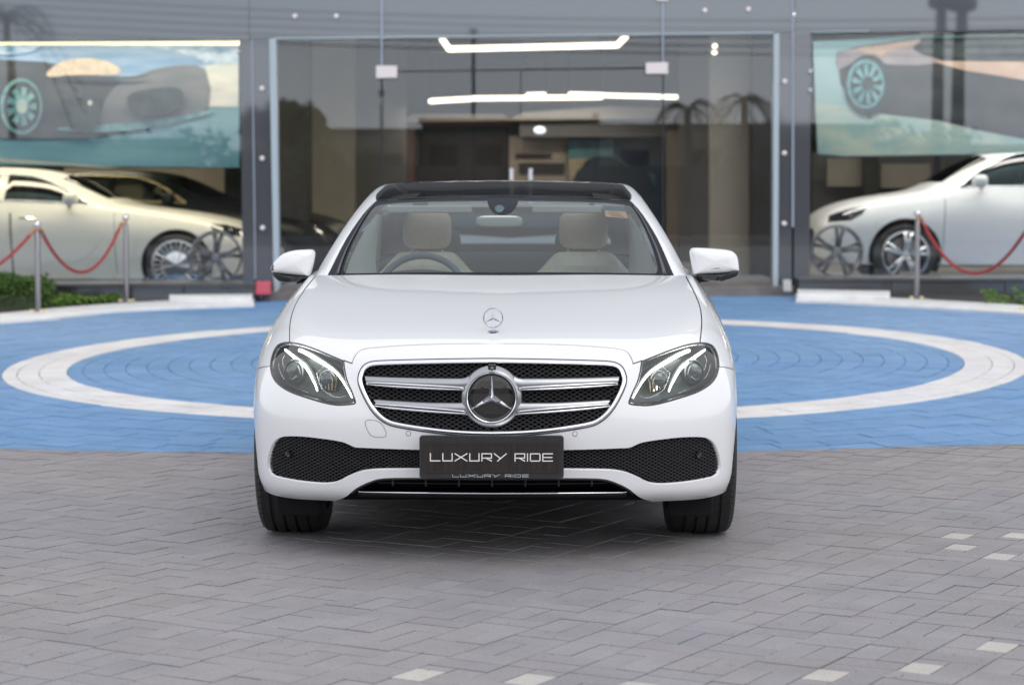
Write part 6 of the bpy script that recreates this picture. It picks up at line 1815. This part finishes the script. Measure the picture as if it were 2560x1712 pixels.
def leaves(mb, pts, size, rnd):
    for p in pts:
        d = Vector((rnd.gauss(0, 1), rnd.gauss(0, 1), rnd.gauss(0.4, 0.8))).normalized()
        a = d.orthogonal().normalized() * size * rnd.uniform(0.35, 0.6); b = d.cross(a).normalized() * size * rnd.uniform(0.8, 1.3)
        mb.add([p - b, p + a, p + b, p - a], [(0, 1, 2, 3)])
rnd = random.Random(11)
def hedge(name, x0, x1, y0, y1, h, n, size, m, lab, cat, bump=0.05):
    g = Vector(((x0+x1)/2, (y0+y1)/2, G((x0+x1)/2, (y0+y1)/2)))
    root = empty(name, tuple(g), label=lab, cat=cat)
    mb = MB(); pts = []
    for k in range(n):
        x, y = rnd.uniform(x0, x1), rnd.uniform(y0, y1)
        hx = h*(0.82 + 0.18*math.sin(x*7.0)*math.cos(y*6.0)) * min(1, 6*(min(x-x0, x1-x)+0.05)/ (x1-x0) + 0.55)
        z = hx*rnd.random()**0.45
        pts.append(Vector((x, y, G(x, y)+z)) - g)
    leaves(mb, pts, size, rnd)
    tag(mb.build('foliage', m, root), kind='stuff')
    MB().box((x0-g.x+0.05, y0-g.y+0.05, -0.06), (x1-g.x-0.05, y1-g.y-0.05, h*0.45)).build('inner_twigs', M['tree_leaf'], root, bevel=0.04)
    return root
hp0 = gpx(0, 715*K)
hl_ = gpx(88*K, 714*K)
hedge('clipped_hedge', hl_.x-1.8, hl_.x-0.02, hl_.y+0.25, hl_.y+0.95, 0.37, 14000, 0.022, M['hedge_leaf'], 'clipped green hedge at the left edge beside the barrier post', 'hedge')
ha, hb_ = gpx(110*K, 708*K), gpx(318*K, 692*K)
for k, (t0, t1) in enumerate(((0, 1),)):
    pass
g1 = empty('ground_cover', tuple((ha+hb_)/2), label='low strip of bright green ground cover behind the left kerb', cat='ground cover plants')
mb = MB(); pts = []
for k in range(5200):
    t = rnd.random(); p = ha.lerp(hb_, t); y = p.y + 0.12 + rnd.uniform(0, 0.75); x = p.x + rnd.uniform(-0.1, 0.12)
    z = (0.09 + 0.03*math.sin(x*9)*math.sin(y*8))*rnd.random()**0.5*(1 if t < 0.8 else (1-t)*4+0.2)
    pts.append(Vector((x, y, G(x, y)+z)) - (ha+hb_)/2)
leaves(mb, pts, 0.022, rnd); tag(mb.build('foliage', M['herb_leaf'], g1), kind='stuff')
wd = gpx(2318*K, 704*K)
g2 = empty('weeds', tuple(wd), label='few bright green weeds against the right hand plinth by the photo edge', cat='weeds')
mb = MB(); pts = []
for k in range(420):
    a = rnd.choice([(-0.16, 0.16), (-0.02, 0.10), (0.14, 0.20), (0.30, 0.22)]); z = a[1]*rnd.random()
    pts.append(Vector((a[0]+rnd.gauss(0, 0.03+0.08*(0.2-z)), 0.25+rnd.gauss(0, 0.05), z)))
leaves(mb, pts, 0.022, rnd); tag(mb.build('foliage', M['herb_leaf'], g2), kind='stuff')
M['apron'] = mat('dark_apron', (0.045, 0.043, 0.045), 0.8, noise=0.4, nscale=8)
def bed(name, far_px, lab):
    a = [gpx(x*K, y*K) for x, y in far_px]; n = len(a)
    vs_ = [(p.x, p.y-0.04, G(p.x, p.y)+0.012) for p in a] + [(p.x, 15.3, G(p.x, 15.3)+0.014) for p in a]
    return tag(pair(vs_, [(i, i+1, n+i+1, n+i) for i in range(n-1)], name, M['apron']), kind='structure')
bed('planting_bed', [(-120, 732), (0, 724), (100, 714), (250, 702), (420, 692), (582, 686)], '')
bed('planting_bed', [(1822, 677), (1960, 684), (2110, 692), (2260, 700), (2345, 706), (2470, 716)], '')

# ------------------------------------------------------------------ what stands across the road, behind the camera (seen in the glass and the paint)
YR = -34.0
def refl(u, v, Y=YR):                               # place across the road whose mirror image falls at photo pixel (u, v)
    d = (YF - CY) + (YF - Y); s_ = F/d
    return Vector(((u-1280)/s_, Y, H + (491 - v)/s_))
def tree(x, y, h, w, lab, n=2600):
    root = empty('tree', (x, y, -0.05), label=lab, cat='tree', group='trees across the road')
    MB().tube([(0, 0, 0), (0.05, 0.03, h*0.3), (-0.05, 0, h*0.62)], [0.12, 0.09, 0.05], 8).build('trunk', M['bark'], root, smooth=True)
    mb = MB(); pts = []
    cl = [(Vector((rnd.uniform(-.5, .5)*w, rnd.uniform(-.5, .5)*w, h*rnd.uniform(0.38, 0.88))), rnd.uniform(0.18, 0.33)*w) for _ in range(11)]
    for k in range(n):
        c_, r_ = rnd.choice(cl); d = Vector((rnd.gauss(0, 1), rnd.gauss(0, 1), rnd.gauss(0, 0.8))).normalized()
        pts.append(c_ + d*r_*rnd.uniform(0.6, 1.1))
    leaves(mb, pts, 0.16, rnd); tag(mb.build('crown', M['tree_leaf'], root), kind='stuff')
def palm(x, y, h, lab, r=1.5):
    root = empty('palm_tree', (x, y, -0.05), label=lab, cat='palm tree', group='palm trees across the road')
    MB().tube([(0, 0, 0), (0.06, 0, h*0.5), (0, 0, h-0.5)], [0.16, 0.13, 0.11], 8).build('trunk', M['bark'], root, smooth=True)
    for k in range(16):
        a = 2*math.pi*k/16 + rnd.uniform(-.15, .15); e = rnd.uniform(-0.5, 1.1)
        pts = [Vector((0, 0, h-0.5))]; dirx = Vector((math.cos(a), math.sin(a), 0))
        for q in range(1, 8):
            t = q/7; pts.append(Vector((0, 0, h-0.5)) + dirx*r*t*math.cos(e*0.6) + Vector((0, 0, r*(e*t - 1.15*t*t))))
        mb = MB(); mb.tube(pts, [0.02]*8, 4)
        for q in range(1, 8):
            for s2 in (-1, 1):
                for f in (0.0, 0.5):
                    p = pts[q].lerp(pts[q-1], f); sd_ = Vector((-dirx.y, dirx.x, 0))*s2
                    L_ = r*0.30*(1-abs(q/7-0.5)); t_ = p + sd_*L_ + dirx*L_*0.5 + Vector((0, 0, -L_*0.35))
                    mb.add([p, p + dirx*0.07, t_], [(0, 1, 2), (2, 1, 0)])
        mb.build('frond', M['palm_leaf'], root)
q = refl(60, 20); palm(q.x, YR+2, q.z, 'tallest palm across the road, mirrored at the top left of the glass front', 2.3)
q = refl(735, 250); tree(q.x, YR, q.z, 2.2, 'dark narrow tree across the road mirrored in the left side light of the entrance')
q = refl(640, 300); tree(q.x, YR-1, q.z, 1.8, 'small tree across the road mirrored in the left entrance column', 1600)
q = refl(850, 365); tree(q.x, YR+1, q.z, 2.4, 'low round tree across the road left of the lamp pole', 1800)
q = refl(1718, 232); palm(q.x, YR, q.z, 'slim palm across the road mirrored right of the entrance doors', 1.2)
q = refl(1850, 225); palm(q.x, YR+1, q.z+0.2, 'leaning palm across the road mirrored beside the right entrance frame', 1.5)
q = refl(1930, 290); tree(q.x, YR-1, q.z, 2.4, 'dark bushy tree across the road mirrored at the right entrance column', 1800)
q = refl(350, 330); tree(q.x, YR-3, q.z, 4.0, 'broad tree across the road mirrored in the left window', 2600)
q = refl(2300, 300); tree(q.x, YR-3, q.z, 4.5, 'broad tree across the road mirrored in the right window', 2600)
tree(-24, YR-2, 6.5, 6, 'big tree far to the left across the road', 2600); tree(22, YR-4, 6.0, 6, 'big tree far to the right across the road', 2600)
M['stucco'] = mat('pale_stucco', (0.34, 0.31, 0.26), 0.9, noise=0.2, nscale=1)
M['dark_block'] = mat('grey_block_wall', (0.14, 0.135, 0.13), 0.9, noise=0.2, nscale=1)
M['window_dark'] = mat('dark_window', (0.02, 0.025, 0.03), 0.1)
M['road'] = mat('road_asphalt', (0.055, 0.055, 0.057), 0.85, noise=0.2, nscale=3)
rd = grid_sheet('road', lin(-120, 120, 24), [-29, -26, -23, -20], -0.03, M['road'])
def house(x0, x1, y0, y1, h, m, lab, cols_=3):
    root = empty('low_building', ((x0+x1)/2, y1, -0.05), label=lab, cat='building', group='low buildings across the road')
    cx_ = (x0+x1)/2
    MB().box((x0-cx_, y0-y1, 0), (x1-cx_, 0, h)).build('wall', m, root)
    MB().box((x0-cx_-0.1, y0-y1-0.1, h), (x1-cx_+0.1, 0.1, h+0.18)).build('roof', M['dark_block'], root)
    for k in range(cols_):
        xx = x0-cx_ + (x1-x0)*(k+0.5)/cols_
        MB().box((xx-0.5, -0.03, h*0.45), (xx+0.5, 0.03, h*0.8)).build('window', M['window_dark'], root)
house(-9.5, -3.3, -42, -38, 3.5, M['stucco'], 'cream low building across the road behind the narrow dark tree')
house(-3.2, 3.0, -43, -39, 3.9, M['dark_block'], 'grey flat-roofed building straight across the road', 4)
house(3.1, 13.0, -44, -39, 3.7, M['stucco'], 'cream flat-roofed building across the road right of centre', 4)
house(-22, -12, -45, -40, 3.2, M['dark_block'], 'long grey building across the road far left', 5)
house(15, 27, -45, -40, 3.0, M['dark_block'], 'long grey building across the road far right', 5)
bw = MB().box((-40, -36.2, -0.1), (40, -36, 2.3)).build('boundary_wall', M['dark_block']); tag(bw, 'long grey boundary wall across the road behind the trees', 'wall')
M['pole_grey'] = mat('pole_grey', (0.05, 0.055, 0.06), 0.6)
poles = []
for u, v, r_, lab in ((1184, 78, 0.06, 'thin lamp pole across the road mirrored above the entrance doors'), (2345, 6, 0.20, 'thick utility pole across the road, left one of the pair'), (2396, 12, 0.22, 'thick utility pole across the road, right one of the pair'), (955, 230, 0.05, 'short thin pole across the road mirrored in the left door glass'), (1488, 285, 0.05, 'shortest lamp pole across the road mirrored in the right door leaf')):
    q = refl(u, v, -31.0)
    po = empty('utility_pole', (q.x, -31.0, -0.05), label=lab, cat='pole', group='poles across the road')
    MB().tube([(0, 0, 0), (0, 0, q.z)], [r_*1.15, r_*0.8], 10).build('pole', M['pole_grey'], po, smooth=True)
    lens_blob(MB(), (0, 0, q.z), r_*2.2, r_*2, r_*1.2, 3, 10, 6).build('pole_head', M['pole_grey'], po, smooth=True)
    poles.append(Vector((q.x, -31.0, q.z)))
for k in range(5):
    a, b = Vector((-30, -32, 7.4+0.35*k)), Vector((36, -31, 6.2+0.4*k)); pts = []
    for j in range(30):
        t = j/29; p = a.lerp(b, t); p.z -= 1.2*4*t*(1-t)*(0.8+0.1*k); pts.append(p)
    o = MB().tube(pts, 0.02, 5).build('power_line', M['pole_grey']); tag(o, ['lowest', 'second lowest', 'middle', 'second highest', 'highest'][k] + ' power line across the road mirrored in the glass front', 'cable', 'power lines')
